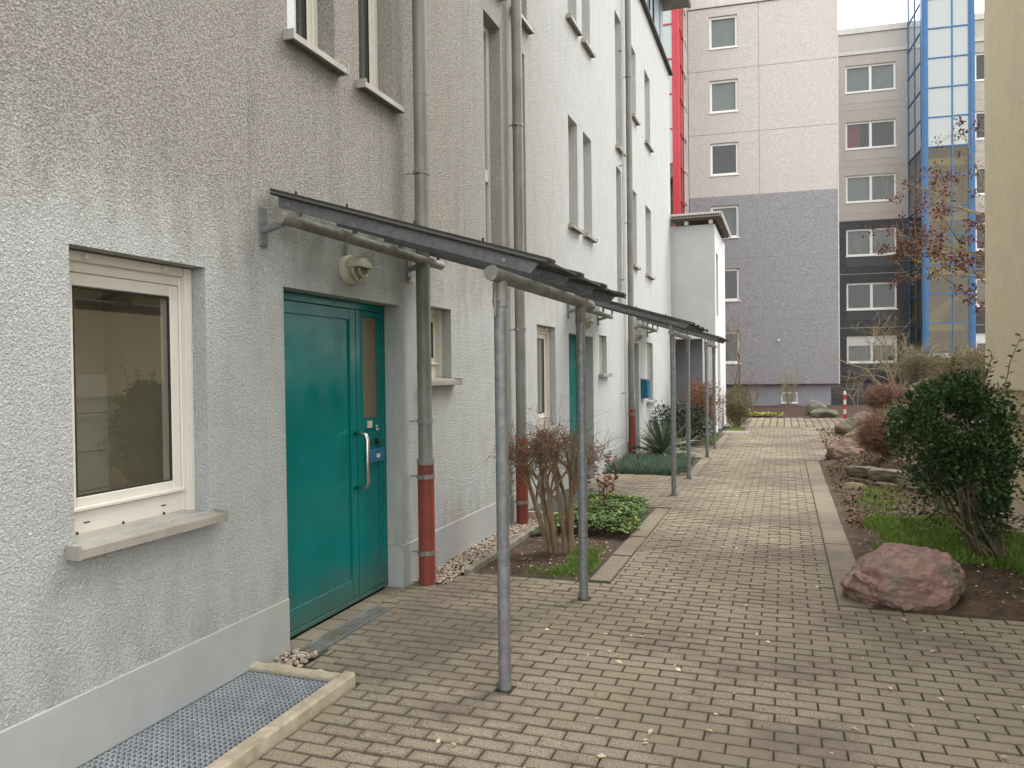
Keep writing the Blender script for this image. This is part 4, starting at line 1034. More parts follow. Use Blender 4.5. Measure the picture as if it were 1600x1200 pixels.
# the big red boulder at the path's corner: undercut base, broad flat-topped body
def red_boulder():
    bm = bmesh.new(); bmesh.ops.create_icosphere(bm, subdivisions=6, radius=1); r = random.Random(5)
    ns = [(Vector(a).normalized(), d) for a, d in (((0,-1,.12),.80),((-.75,-.65,.25),.90),((-.9,.1,.75),.80),((-.3,-.35,1),.83),((.25,-.1,1),.80),((.9,-.2,.45),.86),((.8,-.65,-.2),.88),((.9,-.1,-.45),.78),((-.8,-.5,-.3),.92),((0,1,.2),.85),((0,0,-1),.85),((.55,-.75,.5),.90),((-.5,-.8,-.55),.86),((.2,-.9,-.6),.84),((-.15,-.75,.7),.86))]
    for v in bm.verts:
        d = v.co.normalized(); rad = min([1.06]+[k/d.dot(nn) for nn, k in ns if d.dot(nn) > .05]); p = d*rad
        q = p*1.7
        st = mnoise.noise(Vector((p.x*1.2, p.y*2, p.z*7+p.x*1.6)))                     # bedding ledges
        k = 1+.05*mnoise.fractal(q, .9, 2.1, 4)+.035*(1-2*abs(mnoise.noise(q*2.6)))+.05*round(st*3)/3+.03*mnoise.noise(q*6)+.022*(1-2*abs(mnoise.noise(q*11)))+.012*mnoise.noise(q*23)
        x, y, z = p.x*k, p.y*k, p.z*k
        v.co = Vector((x*.375*(1+.10*z), y*.30*(1+.08*z), z*.272+.01*x))
    me = bpy.data.meshes.new('boulder'); bm.to_mesh(me); bm.free(); me.materials.append(MT['rockred'])
    me.polygons.foreach_set('use_smooth', [True]*len(me.polygons))
    ob = bpy.data.objects.new('boulder', me); COL.objects.link(ob); ob.location = (.785, 5.84, .108); ob.rotation_euler = (0, 0, math.radians(4))
    return tag(ob, 'large reddish boulder at the corner where the paving meets the right bed', 'boulder')
red_boulder()
rock('boulder', 'flat-topped reddish rock at the path edge below the brown clipped bush', 'boulder', (1.10,14.6,.06), (.50,.60,.28), 12, 'rockrust', .3, sub=5, amp=.12, rough=.05)
rock('boulder', 'brown rock at the path edge farther along, behind the reddish flat rock', 'boulder', (1.60,17.8,.10), (.46,.7,.32), 21, 'rockbrown', .1, sub=5, amp=.12, rough=.05)
rock('boulder', 'dark brown rock topped with dead growth nearest the red and white bollard', 'boulder', (1.72,20.2,.16), (.42,.8,.36), 25, 'rockbrown', .5, sub=5, amp=.12, rough=.05)
rock('boulder', 'grey slate boulder on the mulch left of the bollard', 'boulder', (1.25,27.5,.10), (.42,.25,.20), 31, 'rockgrey', .2, rough=.03)
rock('boulder', 'greenish mossy boulder on the mulch behind the grey slate one', 'boulder', (1.02,28.3,.28), (.42,.3,.26), 36, 'rockgrey', .8)
rock('boulder', 'small pale stone on the mulch behind the olive hedge', 'stone', (-1.25,28.0,.15), (.2,.16,.12), 41, 'pebble', .8, sub=3)
rock('boulder', 'rusty brown half-buried stone in the litter at the left foot of the stacked stones', 'stone', (.83,11.0,.03), (.20,.15,.07), 44, 'rockbrown', .8, sub=3)
# dry stone wall retaining the slope: every stone a part
ow = (1.0, 11.7, 0)
dw = thing('dry_stone_wall', 'low dry stone retaining wall of stacked slabs behind the evergreen shrub', 'stone wall', ow)
A_, B_ = Vector((.92,11.72,0)), Vector((2.75,9.85,0)); dirv = (B_-A_).normalized(); Lw = (B_-A_).length; ang = math.atan2(dirv.y, dirv.x); back = Vector((-dirv.y, dirv.x, 0))
sv = [rock_mesh(60+i, (1,1,1), sub=4, amp=.12, rough=.07, boxy=True, freq=1.3) for i in range(9)]
for mm in sv: mm.materials.append(MT['stone'])
rs = random.Random(3); z = -.03; c = 0
while z < 1.2:
    h = rs.uniform(.10,.16); s = rs.uniform(-.1,.1)+ (0 if c < 3 else (c-2)*.17)
    while s < Lw:
        ln = rs.uniform(.28,.55)
        p = A_+dirv*(s+ln/2)+back*(.05*c+rs.uniform(-.03,.03))
        if z < .23+ max(0, (s-.55))*.62:
            ob = bpy.data.objects.new('stone', rs.choice(sv)); COL.objects.link(ob); ob.parent = dw
            ob.location = p+Vector((0,0,z+h/2))-Vector(ow); ob.rotation_euler = (rs.uniform(-.05,.05), rs.uniform(-.05,.05), ang+rs.uniform(-.1,.1)+(math.pi if rs.random() < .5 else 0))
            ob.scale = (ln/2*.97, .17*rs.uniform(.8,1.15), h/2*1.0)
        s += ln+.012
    z += h*.97; c += 1
# ================================================================ PLANTS
LEAF = (np.array([[0,0,0],[-.30,.5,.07],[.30,.5,.07],[0,1,-.04],[0,.5,0]]), np.array([[0,4,1],[0,2,4],[1,4,3],[4,2,3]]))
BLADE = (np.array([[-.5,0,0],[.5,0,0],[-.35,.5,.12],[.35,.5,.12],[0,1,.38]]), np.array([[0,1,3],[0,3,2],[2,3,4]]))
def orient(d, roll=None):
    d = d/np.linalg.norm(d, axis=1)[:,None]; n = len(d)
    r = rng.normal(size=(n,3)) if roll is None else roll
    x = np.cross(d, r); x /= np.linalg.norm(x, axis=1)[:,None]+1e-9; z = np.cross(x, d)
    return np.stack([x, d, z], 2)
def leaves(shape, pos, d, size, width=1.0, roll=None):
    n = len(pos); s = np.asarray(size); s = np.full(n, s) if s.ndim == 0 else s
    return scatter(shape[0], shape[1], pos, orient(d, roll), np.stack([s*width, s, s], 1))
def twigs(mb, pts_list, r0, r1, n=3):
    for pts in pts_list:
        k = len(pts); mb.tube(pts, [r0+(r1-r0)*i/(k-1) for i in range(k)], n, caps=False)
def wander(p, d, ln, k=4, wob=.25, up=0.0):
    p = Vector(p); d = Vector(d).normalized(); out = [p.copy()]
    for i in range(k):
        d = (d+Vector((random.gauss(0,wob), random.gauss(0,wob), random.gauss(0,wob)+up))).normalized(); p = p+d*(ln/k); out.append(p.copy())
    return out
def plant(name, label, cat, loc, group=None): return thing(name, label, cat, loc, group)
def P(mb, name, m, t, kind=None, smooth=False): return mb.build(name, MT[m], t, tuple(t.location), kind=kind, smooth=smooth)
# ---- evergreen shrub at the right
t = plant('evergreen_shrub', 'dark evergreen shrub with leaning bare stems behind the large red boulder', 'shrub', (1.58,7.2,0))
blobs = [((1.22,7.05,1.13),(.42,.42,.38)),((1.44,7.1,1.06),(.31,.45,.44)),((1.05,7.0,1.0),(.26,.34,.32)),((1.40,6.95,.80),(.42,.36,.30)),((1.50,7.15,.74),(.22,.36,.42)),((1.38,7.1,1.36),(.34,.32,.20)),((1.58,7.2,.40),(.13,.26,.28)),((1.12,6.95,.74),(.22,.25,.22)),((1.28,7.0,.50),(.28,.25,.2))]
pos = []; dr = []
for (c, r), n in zip(blobs, (4000,3500,1700,1700,1500,1700,600,380,420)):
    q = rng.normal(size=(n,3)); q /= np.linalg.norm(q,axis=1)[:,None]; rad = rng.uniform(.25,1,n)**.45
    lump = np.array([1+.26*mnoise.noise(Vector(v)*2.6+Vector(c)*3) for v in q])
    p = np.array(c)+q*np.array(r)*(rad*lump)[:,None]; pos.append(p); dr.append(q+np.array([0,0,.25])+rng.normal(size=(n,3))*.7)
pos = np.concatenate(pos); dr = np.concatenate(dr)
hole = np.array([mnoise.noise(Vector(p)*4.2) for p in pos]); keep = (hole > -.12)&(pos[:,2] > .22); pos, dr = pos[keep], dr[keep]
P(leaves(LEAF, pos, dr, rng.uniform(.026,.048,len(pos)), 1.15), 'foliage', 'leafdark', t, 'stuff')
k_ = rng.random(len(pos)) < (.05+.12*np.clip(pos[:,2]-1.0, 0, 1)); P(leaves(LEAF, pos[k_]+rng.normal(size=(k_.sum(),3))*.02, dr[k_], .04, 1.1), 'young_foliage', 'leafmid', t, 'stuff')
mb = MB()
for i in range(26):
    a = random.uniform(0, 6.28); b0 = Vector((1.60+.09*math.cos(a), 7.2+.08*math.sin(a), .0)); c = random.choice(blobs[:5])[0]
    tgt = Vector(c)+Vector((random.gauss(0,.16), random.gauss(0,.14), random.gauss(0,.1)))
    m1 = b0.lerp(tgt, .35)+Vector((random.gauss(-.02,.03), random.gauss(0,.03), .02)); m2 = b0.lerp(tgt, .7)+Vector((random.gauss(0,.03), random.gauss(0,.03), .03))
    mb.tube([b0, m1, m2, tgt], [random.uniform(.011,.021), .012, .009, .004], 6, caps=False)
    for _ in range(3): mb.tube(wander(m2, tgt-m2+Vector((random.gauss(0,.2), random.gauss(0,.2), 0)), .3, 3, .3), [.005,.004,.003,.002], 4, caps=False)
P(mb, 'stems', 'twiggrey', t, smooth=True)
mb = MB(); lp = []; ld = []
for bx, by, bz, tx, ty, tz in ((1.58,7.1,1.2,1.76,7.05,1.84),(1.50,7.1,1.35,1.58,7.1,1.72),(1.60,7.1,.95,1.80,7.05,1.36),(1.58,7.15,.7,1.80,7.1,1.08),(1.3,7.1,1.45,1.34,7.1,1.66),(1.5,7.1,1.4,1.58,7.15,1.68)):
    pts = [Vector((bx,by,bz)).lerp(Vector((tx,ty,tz)), q/6)+Vector((random.gauss(0,.008),0,0)) for q in range(7)]
    mb.tube(pts, [.004]*5+[.003,.002], 4, caps=False)
    for q in range(14):
        pp = pts[0].lerp(pts[-1], .15+.85*q/13); lp.append(pp); ld.append(((-1)**q*.9, random.gauss(0,.3), .35))
P(mb, 'sprigs', 'twig', t, 'stuff'); P(leaves(LEAF, np.array(lp), np.array(ld), .05, .8), 'sprig_leaves', 'leafyg', t, 'stuff')

# ---- clipped bare shrub between the posts on the left
t = plant('bare_shrub', 'bare clipped shrub with peeling stems and a matted twig top behind the nearest post', 'shrub', (-1.87,6.5,0))
mb = MB(); heads = []
specs = [(-1.94,6.47,-2.16,6.45,.80),(-1.93,6.5,-2.05,6.5,.86),(-1.90,6.47,-1.97,6.4,.9),(-1.81,6.5,-1.90,6.45,.85),(-1.79,6.52,-1.80,6.5,.9),(-1.77,6.5,-1.72,6.55,.82),(-1.80,6.55,-1.95,6.65,.85),(-1.96,6.5,-2.2,6.6,.72)]
for x, y, hx, hy, hz in specs:
    a = Vector((x,y,-.01)); h = Vector((hx,hy,hz)); r0 = random.uniform(.017,.026)
    kx = random.gauss(0,.03)
    pts = [a, a.lerp(h,.25)+Vector((kx*.6,0,.03)), a.lerp(h,.5)+Vector((kx,random.gauss(0,.02),.06)), a.lerp(h,.78)+Vector((random.gauss(0,.03),0,.03)), h]
    mb.tube(pts, [r0*1.25, r0, r0*.85, r0*.75, r0*.6], 8, caps=False); heads.append(h)
    for _ in range(3):
        p0 = pts[random.choice((2,3))]; e = h+Vector((random.gauss(0,.14), random.gauss(0,.12), random.uniform(-.05,.1)))
        mb.tube([p0, p0.lerp(e,.5)+Vector((random.gauss(0,.02),0,.02)), e], [r0*.5, r0*.4, r0*.25], 6, caps=False); heads.append(e)
    if random.random() < .7: s = pts[2]; mb.tube([s, s+Vector((random.gauss(0,.05), random.gauss(0,.05), .06))], [r0*.5, r0*.35], 6)
P(mb, 'stems', 'bark', t, smooth=True)
mb = MB()
for _ in range(900):
    h = random.choice(heads)+Vector((random.gauss(0,.045), random.gauss(0,.05), random.gauss(.03,.05)))
    d = Vector((random.gauss(0,1), random.gauss(0,1), random.gauss(.25,.7)))
    twigs(mb, [wander(h, d, random.uniform(.10,.26), 4, .45)], random.uniform(.0022,.0042), .0012, 3)
for _ in range(70):
    h = random.choice(heads); twigs(mb, [wander(h, (random.gauss(.1,.6), random.gauss(0,.5), random.uniform(.5,1.2)), random.uniform(.2,.4), 5, .22)], .003, .001, 3)
for _ in range(38):
    h = random.choice(heads); twigs(mb, [wander(h, (random.uniform(-.8,1.4), random.gauss(0,.6), random.uniform(.2,.9)), random.uniform(.35,.75), 7, .25, -.02)], .002, .0009, 3)
P(mb, 'twigs', 'twig', t, 'stuff')

# ---- bronze leggy shrub in the ground cover
t = plant('bronze_shrub', 'small leggy shrub with bronze red leaves standing in the green ground cover', 'shrub', (-1.95,8.2,0))
mb = MB(); lp = []; ld = []
for i in range(13):
    a = random.uniform(0,6.28); d = Vector((math.cos(a)*.33, math.sin(a)*.3, 1)); pts = wander((-1.95+.05*math.cos(a),8.2+.05*math.sin(a),0), d, random.uniform(.5,.78), 5, .1)
    mb.tube(pts, [.006,.005,.004,.0035,.003,.002], 5, caps=False)
    if i % 4 == 3: continue
    for q in range(26):
        u = random.uniform(.52,1.0); k = min(4, int(u*5)); pp = pts[k].lerp(pts[k+1], u*5-k); lp.append(pp); ld.append((random.gauss(0,1), random.gauss(0,1), random.gauss(.1,.5)))
P(mb, 'stems', 'twig', t); P(leaves(LEAF, np.array(lp), np.array(ld), rng.uniform(.028,.05,len(lp)), 1.2), 'foliage', 'leafmahonia', t, 'stuff')

# ---- ground covers and grass (nobody could count them)
def region(n, x0, x1, y0, y1, edge_noise=.12):
    out = []
    while len(out) < n:
        x, y = random.uniform(x0,x1), random.uniform(y0,y1)
        e = min(x-x0, x1-x, y-y0, y1-y)
        if e > edge_noise*(.5+mnoise.noise(Vector((x*3,y*3,7)))) : out.append((x,y))
    return np.array(out)
p = region(1750, -2.34, -1.34, 7.15, 9.02, .16); n = len(p)
hgt = np.array([.07+.11*(.5+.5*mnoise.noise(Vector((x*3,y*3,1))))+.03*random.random() for x, y in p])
hgt *= np.clip((np.minimum.reduce([p[:,0]+2.40, -1.30-p[:,0], p[:,1]-7.08, 9.08-p[:,1]]))/.25, .35, 1)
p3 = np.stack([p[:,0], p[:,1], hgt], 1); pos = np.repeat(p3, 4, 0); a = np.tile(np.arange(4)*np.pi*2/4, n)+np.repeat(rng.uniform(0,6.28,n), 4)
d = np.stack([np.cos(a), np.sin(a), rng.uniform(-.35,.35,n*4)], 1)
kindof(leaves(LEAF, pos, d, rng.uniform(.028,.052,n*4), 1.35, roll=np.tile([0,0,1.], (n*4,1))+rng.normal(size=(n*4,3))*.25).build('ground_cover', MT['leafcover']), 'stuff', 'mat of lobed green leaves in the bed between the second post and the next doorway')
pos2 = p3[rng.choice(n, 55)]+np.array([0,0,.02]); kindof(leaves(LEAF, pos2, rng.normal(size=(55,3))*np.array([1,1,.2]), .05, 1.3).build('yellow_leaves', MT['yellowgreen']), 'stuff', 'yellowed leaves scattered in the green ground cover')
def grass(label, n, x0, x1, y0, y1, hmin, hmax, mat='grass', zf=None, w=.10, en=.1, name='grass'):
    p = region(n, x0, x1, y0, y1, en); z = np.array([zf(x,y) if zf else 0 for x,y in p])
    s = rng.uniform(hmin, hmax, n); d = np.stack([rng.normal(0,.45,n), rng.normal(0,.45,n), np.ones(n)], 1)
    ob = leaves(BLADE, np.stack([p[:,0],p[:,1],z-.005],1), d, s, w).build(name, MT[mat]); kindof(ob, 'stuff', label); return ob
grass('low tuft of grass beside the foot of the second post', 1500, -1.78, -1.44, 5.80, 6.75, .03, .075, w=.12)
grass('sparse grass along the front edge of the bare soil bed', 450, -2.05, -1.6, 5.74, 6.0, .02, .05)
grass('blue-green low cushion plants in front of the yucca', 11000, -2.68, -1.45, 11.84, 13.75, .09, .19, 'leafblue', w=.07, name='ground_cover')
grass('grass patch behind the large red boulder', 9000, .62, 1.75, 6.75, 9.0, .03, .10, zf=mound, w=.11, en=.28)
grass('grass under the evergreen shrub beside the beige wall', 3000, 1.55, 2.25, 6.4, 8.3, .04, .10, zf=mound, w=.11, en=.2)
grass('green sprouts among the leaf litter in front of the stacked stones', 1500, .70, 1.5, 9.0, 11.4, .02, .08, zf=mound, w=.15, en=.35)
grass('small tuft of grass at the path edge below the dark bush', 1100, -1.72, -1.42, 17.0, 19.4, .04, .12, w=.1)
grass('grass at the foot of the olive hedge', 500, -1.45, -.95, 20.9, 21.7, .04, .10, w=.1)
# low leafy weeds under the shrub
p = region(900, .75, 2.2, 6.6, 9.4, .3); pos = np.stack([p[:,0],p[:,1],[mound(x,y)+random.uniform(.01,.06) for x,y in p]],1)
kindof(leaves(LEAF, pos, rng.normal(size=(900,3))*np.array([1,1,.35]), rng.uniform(.02,.045,900), 1.2, roll=np.tile([0,0,1.],(900,1))+rng.normal(size=(900,3))*.3).build('weeds', MT['leafyg']), 'stuff', 'low leafy weeds in the right bed')

# ---- yuccas: each blade a part
def blade_mesh(ln, droop, w, mat):
    mb = MB(); k = 6; v = []
    for i in range(k+1):
        q = i/k; y = ln*q*(1-.15*droop*q); z = -droop*ln*.55*q*q; ww = w*(.55+1.1*q if q < .4 else (1-(q-.4)/.6)**.8*.99+.004)
        v += [(-ww, y, z+ww*.35), (0, y, z), (ww, y, z+ww*.35)]
    f = []
    for i in range(k): f += [(3*i,3*i+1,3*i+4,3*i+3), (3*i+1,3*i+2,3*i+5,3*i+4)]
    mb.add(v, f); me = bpy.data.meshes.new('leaf'); me.from_pydata(mb.v, [], mb.f); me.materials.append(MT[mat]); return me
BL = [blade_mesh(.56,.05,.021,'yucca'), blade_mesh(.60,.45,.021,'yucca'), blade_mesh(.52,.15,.019,'yuccaedge'), blade_mesh(.62,.75,.020,'yuccaedge'), blade_mesh(.5,.05,.022,'yucca')]
def yucca(label, x, y, n, sc):
    t = plant('yucca', label, 'yucca', (x,y,0), 'yuccas by the farthest downpipe')
    P(MB().tube([(x,y,-.02),(x,y,.1*sc)], [.06*sc,.03*sc], 8), 'stem', 'twig', t)
    for i in range(n):
        el = math.radians(max(-6, 80-88*(i/n)**.75+random.gauss(0,9))); az = i*2.39996+random.gauss(0,.2)
        ob = bpy.data.objects.new('leaf', random.choice(BL[:2]+BL[4:]) if el > .7 else random.choice(BL)); COL.objects.link(ob); ob.parent = t
        ob.location = (0,0,.05*sc+.07*sc*max(0,math.sin(el))); ob.rotation_euler = (el, random.gauss(0,.25), az); s = sc*random.uniform(.8,1.12); ob.scale = (s,s,s)
yucca('broad spiky yucca with pale-edged leaves by the farthest downpipe', -2.08, 13.95, 120, 1.3)
yucca('narrower upright yucca between the posts of the middle and farthest canopies', -1.83, 15.0, 34, 1.0)

def leafy(t, c, r, n, mat, size, width=1.1, up=.2, nz=2.6, hole=-.3, shell=.5, name='foliage', zmin=.02):
    q = rng.normal(size=(n,3)); q /= np.linalg.norm(q,axis=1)[:,None]; rad = rng.uniform(.1,1,n)**shell
    lump = np.array([1+.3*mnoise.noise(Vector(v)*nz+Vector(c)) for v in q]); p = np.array(c)+q*np.array(r)*(rad*lump)[:,None]
    h = np.array([mnoise.noise(Vector(x)*4) for x in p]); k = (h > hole)&(p[:,2] > zmin); p = p[k]; q = q[k]
    return P(leaves(LEAF, p, q+np.array([0,0,up])+rng.normal(size=p.shape)*.7, rng.uniform(*size,len(p)), width), name, mat, t, 'stuff')
def twiggy(t, base, c, r, n, mat, ln=(.2,.4), r0=.004, stems=14, stem_r=.009, name='twigs', spread=.06, droop=0.0):
    mb = MB(); ends = []
    for i in range(stems):
        a = random.uniform(0,6.28); b0 = Vector(base)+Vector((spread*math.cos(a), spread*math.sin(a), 0))
        q = Vector((random.gauss(0,1),random.gauss(0,1),random.gauss(.3,.8))).normalized(); e = Vector(c)+Vector((q.x*r[0]*.6,q.y*r[1]*.6,q.z*r[2]*.6))
        m_ = b0.lerp(e,.5)+Vector((random.gauss(0,.04),random.gauss(0,.04),.05)); mb.tube([b0,m_,e], [stem_r,stem_r*.75,stem_r*.45], 5, caps=False); ends += [m_, e, m_.lerp(e,.5)]
    for _ in range(n):
        p0 = random.choice(ends); q = Vector((random.gauss(0,1),random.gauss(0,1),random.gauss(0,1))).normalized()
        tgt = Vector(c)+Vector((q.x*r[0],q.y*r[1],q.z*r[2]))*random.uniform(.75,1.05); p1 = p0.lerp(tgt, random.uniform(.3,.75))+Vector((random.gauss(0,.03),)*3)
        d = (tgt-p1)+Vector((0,0,.1)); twigs(mb, [[p0]+wander(p1, d, max(.06, min(random.uniform(*ln), (tgt-p1).length*1.1)), 3, .28, -droop)], r0, r0*.35, 3)
    return P(mb, name, mat, t, 'stuff')
# ---- shrubs along the left farther on
t = plant('dark_bush', 'dark grey-green leafy bush behind the farthest canopy posts', 'shrub', (-2.0,17.0,0))
leafy(t, (-2.0,17.0,.42), (.52,.75,.46), 3400, 'leafrhodo', (.05,.09), .8); twiggy(t, (-2.0,17.0,0), (-2.0,17.0,.42), (.45,.6,.4), 60, 'twig')
leafy(t, (-2.45,16.4,.55), (.22,.3,.35), 700, 'leafrhodo', (.05,.08), .8, name='foliage')
t = plant('copper_bush', 'copper brown bush against the white annex corner', 'shrub', (-1.98,18.9,0))
twiggy(t, (-1.98,18.9,0), (-1.86,18.9,.85), (.52,.55,.68), 420, 'twigred', (.15,.4)); leafy(t, (-1.86,18.9,.80), (.50,.55,.64), 4200, 'leafcopper', (.03,.055), .9, hole=-.15)
t = plant('clipped_hedge', 'olive brown clipped hedge just beyond the annex corner', 'hedge', (-1.22,22.3,0))
twiggy(t, (-1.22,22.3,0), (-1.22,22.3,.56), (.34,.55,.56), 300, 'twigtan', (.1,.3)); leafy(t, (-1.22,22.3,.30), (.34,.56,.34), 3000, 'leafhedge', (.022,.04), .9, hole=-.7, shell=.35); leafy(t, (-1.22,22.3,.66), (.37,.6,.5), 5200, 'leafhedge', (.022,.04), .9, hole=-.6, shell=.35)
# ---- right-hand slope
t = plant('clipped_brown_bush', 'brown leafless clipped bush on the slope left of the evergreen shrub', 'shrub', (1.46,12.35,mound(1.46,12.35)))
twiggy(t, (1.46,12.35,mound(1.46,12.35)-.05), (1.33,12.4,.62), (.42,.46,.36), 2200, 'twigred', (.1,.28), .0035, 22)
t = plant('clipped_brown_bush', 'low domed reddish brown bush farther up the slope in front of the charcoal wall', 'shrub', (2.2,19.0,mound(2.2,19)))
twiggy(t, (2.2,19,mound(2.2,19)-.05), (2.17,19,.93), (.60,.7,.38), 1900, 'twigred', (.12,.3), .005, 26)
t = plant('clipped_brown_bush', 'brown bush half hidden between the domed bush and the evergreen shrub', 'shrub', (2.0,15.0,mound(2.0,15)))
twiggy(t, (2.0,15,mound(2.0,15)-.05), (1.95,15,.75), (.55,.6,.28), 700, 'twigtan', (.15,.3), .004, 16)
for i, (x, y, h, lab, mt, lf) in enumerate(((3.3,16.5,1.0,'tangled tan bush with arching stems behind the evergreen shrub','twigtan','leafhedge'),(2.72,13.2,1.0,'olive tangled bush close behind the evergreen shrub','twiggrey','leafhedge'),(4.3,20.5,1.0,'pale dry bush before the foot of the blue tower','twigtan','leafhedge'),(3.6,23.5,1.25,'low grey-olive bush up the slope in front of the set-back block','twiggrey','leafhedge'))):
    z0 = mound(x, y); t = plant('wild_bush', lab, 'shrub', (x,y,z0))
    twiggy(t, (x,y,z0-.05), (x,y,z0+h*.35), (.9,.9,h*.5), 800, mt, (.25,.6), .0045, 30, .010, spread=.4, droop=.08)
    leafy(t, (x,y,z0+h*.28), (.95,.95,h*.45), 1500, lf, (.03,.05), .7, hole=-.2)
def bare_tree(name, label, cat, base, ht, spread, n, m, r0, lvl=3, fork=.25, lean=(0,0), stems=1):
    t = plant(name, label, cat, base); tr = MB(); br = MB(); tips = []
    def grow(p, d, ln, r, l):
        pts = wander(p, d, ln, 4, .12 if l == 0 else .2, .03); k = len(pts)
        (tr if l == 0 else br).tube(pts, [r*(1-.45*i/(k-1)) for i in range(k)], 6 if l < 2 else 3, caps=False)
        if l >= lvl: tips.append(pts); return
        for _ in range(n if l else n+1):
            i = random.choice(range(1 if l else 2, k)); dd = (pts[i]-pts[i-1]).normalized()+Vector((random.gauss(0,spread),random.gauss(0,spread),random.gauss(.1,spread*.5)))
            grow(pts[i], dd, ln*random.uniform(.5,.8), r*.5, l+1)
        tips.append(pts)
    for s in range(stems):
        grow(base, (lean[0]+random.gauss(0,.12 if stems == 1 else .32), lean[1]+random.gauss(0,.12), 1), ht*.5, r0, 0)
    P(tr, 'trunk', m, t, smooth=True); P(br, 'branches', m, t, 'stuff'); return t, tips
bare_tree('bare_bush', 'spreading bare bush with olive stems in front of the charcoal wall', 'shrub', (3.35,26.5,mound(3.35,26.5)-.05), 2.7, .7, 3, 'twigtan', .035, 4, stems=7)
bare_tree('bare_bush', 'pale upright multi-stemmed bare shrub on the mulch before the basement window', 'shrub', (.12,29.2,.1), 1.7, .28, 2, 'twigtan', .012, 2, stems=15)
bare_tree('bare_bush', 'small bare branching shrub behind the red and white bollard', 'shrub', (2.4,29.5,.1), 1.7, .6, 3, 'twigtan', .016, 3, stems=4)
bare_tree('bare_tree', 'slender bare young tree behind the olive hedge', 'tree', (-1.55,25.2,0), 3.6, .45, 3, 'twig', .022, 3, lean=(.12,0), stems=2)
bare_tree('bare_bush', 'small reddish bare shrub right behind the hedge against the grey base', 'shrub', (-1.1,28.0,.1), 1.5, .5, 3, 'twigred', .012, 3, stems=4)
# ---- tree with dark red seed clusters reaching in from the right
t = plant('red_seed_tree', 'tree with dark red seed clusters reaching out from behind the beige building', 'tree', (4.1,15.5,.8))
tr = MB(); br = MB(); cl = []
tr.tube(wander((4.1,15.5,.7),(0,0,1),6.2,6,.05), [.09,.08,.075,.06,.05,.035,.02], 8)
for i in range(17):
    z0 = random.uniform(1.9,4.6); e = Vector((random.uniform(1.95,3.25), 15.5+random.gauss(-.4,.9), z0+random.uniform(.3,1.7)))
    if i < 4: e = Vector((random.uniform(1.9,2.4), 15+random.gauss(0,.5), random.uniform(2.9,4.2)))
    if i > 14: e = Vector((random.uniform(2.7,3.1), 15+random.gauss(0,.4), random.uniform(5.3,6.1)))
    p0 = Vector((4.1,15.5,z0)); mid = p0.lerp(e,.5)+Vector((random.gauss(0,.12),random.gauss(0,.12),.16))
    pts = [p0, p0.lerp(mid,.5)+Vector((0,0,.06)), mid, mid.lerp(e,.5)+Vector((0,0,.05)), e]
    br.tube(pts, [.026,.02,.014,.009,.005], 5, caps=False)
    for _ in range(9):
        k = random.choice((1,2,3,3)); b0 = pts[k].lerp(pts[k+1], random.random()); tw = wander(b0, (random.uniform(-1.2,.1), random.gauss(0,.6), random.uniform(-.1,.9)), random.uniform(.3,.8), 4, .25, .05)
        br.tube(tw, [.006,.005,.004,.003,.002], 3, caps=False)
        if random.random() < .45: cl.append((tw[-1], random.uniform(.6,1.2)))
        for _ in range(2): s2 = wander(tw[2], (random.gauss(-.4,.7), random.gauss(0,.6), random.gauss(.4,.5)), .3, 3, .3); br.tube(s2, [.003,.0025,.002,.0015], 3, caps=False); (cl.append((s2[-1], random.uniform(.4,.9))) if random.random() < .12 else None)
    cl.append((e, 1.0))
P(tr, 'trunk', 'bark', t, smooth=True); P(br, 'branches', 'twigtan', t, 'stuff')
pp = []
for c, s in cl:
    for _ in range(int(30*s)): pp.append(c+Vector((random.gauss(0,.042*s+.01), random.gauss(0,.042*s+.01), random.gauss(0,.05*s+.01))))
pp = np.array([p[:] for p in pp]); P(leaves(LEAF, pp, rng.normal(size=(len(pp),3))-np.array([0,0,.4]), rng.uniform(.04,.07,len(pp)), 1.0), 'seed_clusters', 'leafred', t, 'stuff')

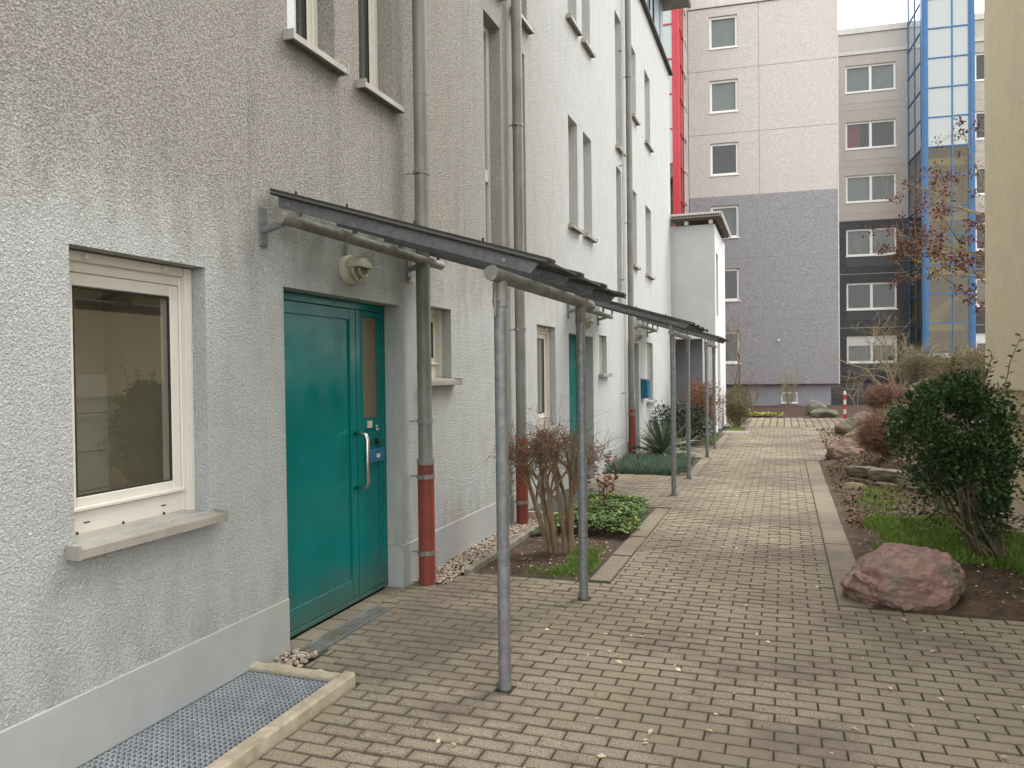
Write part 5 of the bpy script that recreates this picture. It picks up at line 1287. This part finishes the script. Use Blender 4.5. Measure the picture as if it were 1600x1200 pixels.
# ================================================================ LEAF LITTER, CHIPS, BOLLARD
def litter(label, n, x0, x1, y0, y1, size, mat, zf, en=.05, name='leaf_litter', flat=.25):
    p = region(n, x0, x1, y0, y1, en); z = np.array([zf(x,y) for x,y in p])+rng.uniform(.003,.012,n)
    d = rng.normal(size=(n,3))*np.array([1,1,flat]); ob = leaves(LEAF, np.stack([p[:,0],p[:,1],z],1), d, rng.uniform(*size,n), .9, roll=np.tile([0,0,1.],(n,1))+rng.normal(size=(n,3))*flat)
    kindof(ob.build(name, MT[mat]), 'stuff', label)
bz = bed_z(-2.36,-1.435,5.72,9.04)
litter('dry leaf litter on the right bed and slope', 5200, .6, 2.1, 8.2, 13.6, (.025,.06), 'litter', mound, flat=.5)
litter('scattered dry leaves on the soil behind the boulder', 1700, .60, 2.2, 5.66, 8.4, (.015,.045), 'litter', mound)
litter('dry brown growth on the rocks and slope at the path bend', 3200, .75, 2.6, 13.4, 22, (.03,.08), 'litter', mound, flat=.7)
litter('small pale woodchips on the right bed', 340, .6, 2.2, 5.7, 9.5, (.012,.03), 'chip', mound, name='wood_chips')
litter('small pale leaf bits on the bare soil of the left bed', 420, -2.34, -1.45, 5.75, 8.4, (.012,.032), 'chip', bz, name='wood_chips')
litter('dry leaf bits on the bare soil of the left bed', 900, -2.34, -1.45, 5.75, 8.4, (.012,.035), 'litter', bz)
litter('small pale leaf bits scattered on the near paving', 120, -1.6, 2.2, 2.3, 5.6, (.018,.048), 'chip', lambda x,y: .001, name='wood_chips', flat=.15)
litter('small pale leaf bits scattered on the far paving', 90, -1.2, .5, 5.6, 13, (.018,.04), 'chip', lambda x,y: .001, name='wood_chips', flat=.15)
litter('dark crumbs and bits on the paving before the bare bed', 150, -2.6, -.6, 4.6, 5.75, (.008,.022), 'litter', lambda x,y: .001, flat=.2)
litter('dark crumbs on the near paving', 90, -1.9, 2.0, 2.2, 4.6, (.007,.018), 'soil', lambda x,y: .001, flat=.2, name='soil_crumbs')
o = (1.80,26.2,0); t = thing('bollard', 'red and white striped bollard at the end of the path', 'bollard', o)
MB().tube([(1.8,26.2,-.05),(1.8,26.2,.86)], .04, 16).build('post', MT['plateW'], t, o); MB().tube([(1.8,26.2,.86),(1.8,26.2,.885)], [.04,.02], 16).build('cap', MT['plateW'], t, o)
for z in (.02,.32,.62): MB().tube([(1.8,26.2,z),(1.8,26.2,z+.15)], .043, 16).build('red_band', MT['signred'], t, o)
n = 260; a = rng.uniform(0,6.28,n); pos = np.stack([-.75+rng.normal(0,.28,n), 27.45+rng.normal(0,.13,n), rng.uniform(.04,.11,n)],1)
tag(leaves(LEAF, pos, np.stack([np.cos(a),np.sin(a),rng.uniform(0,.4,n)],1), .14, .8).build('low_plant', MT['yellowgreen'], None, (-.75,27.45,0)), 'flat yellow-green low plant on the mulch bed in front of the gable', 'plant')
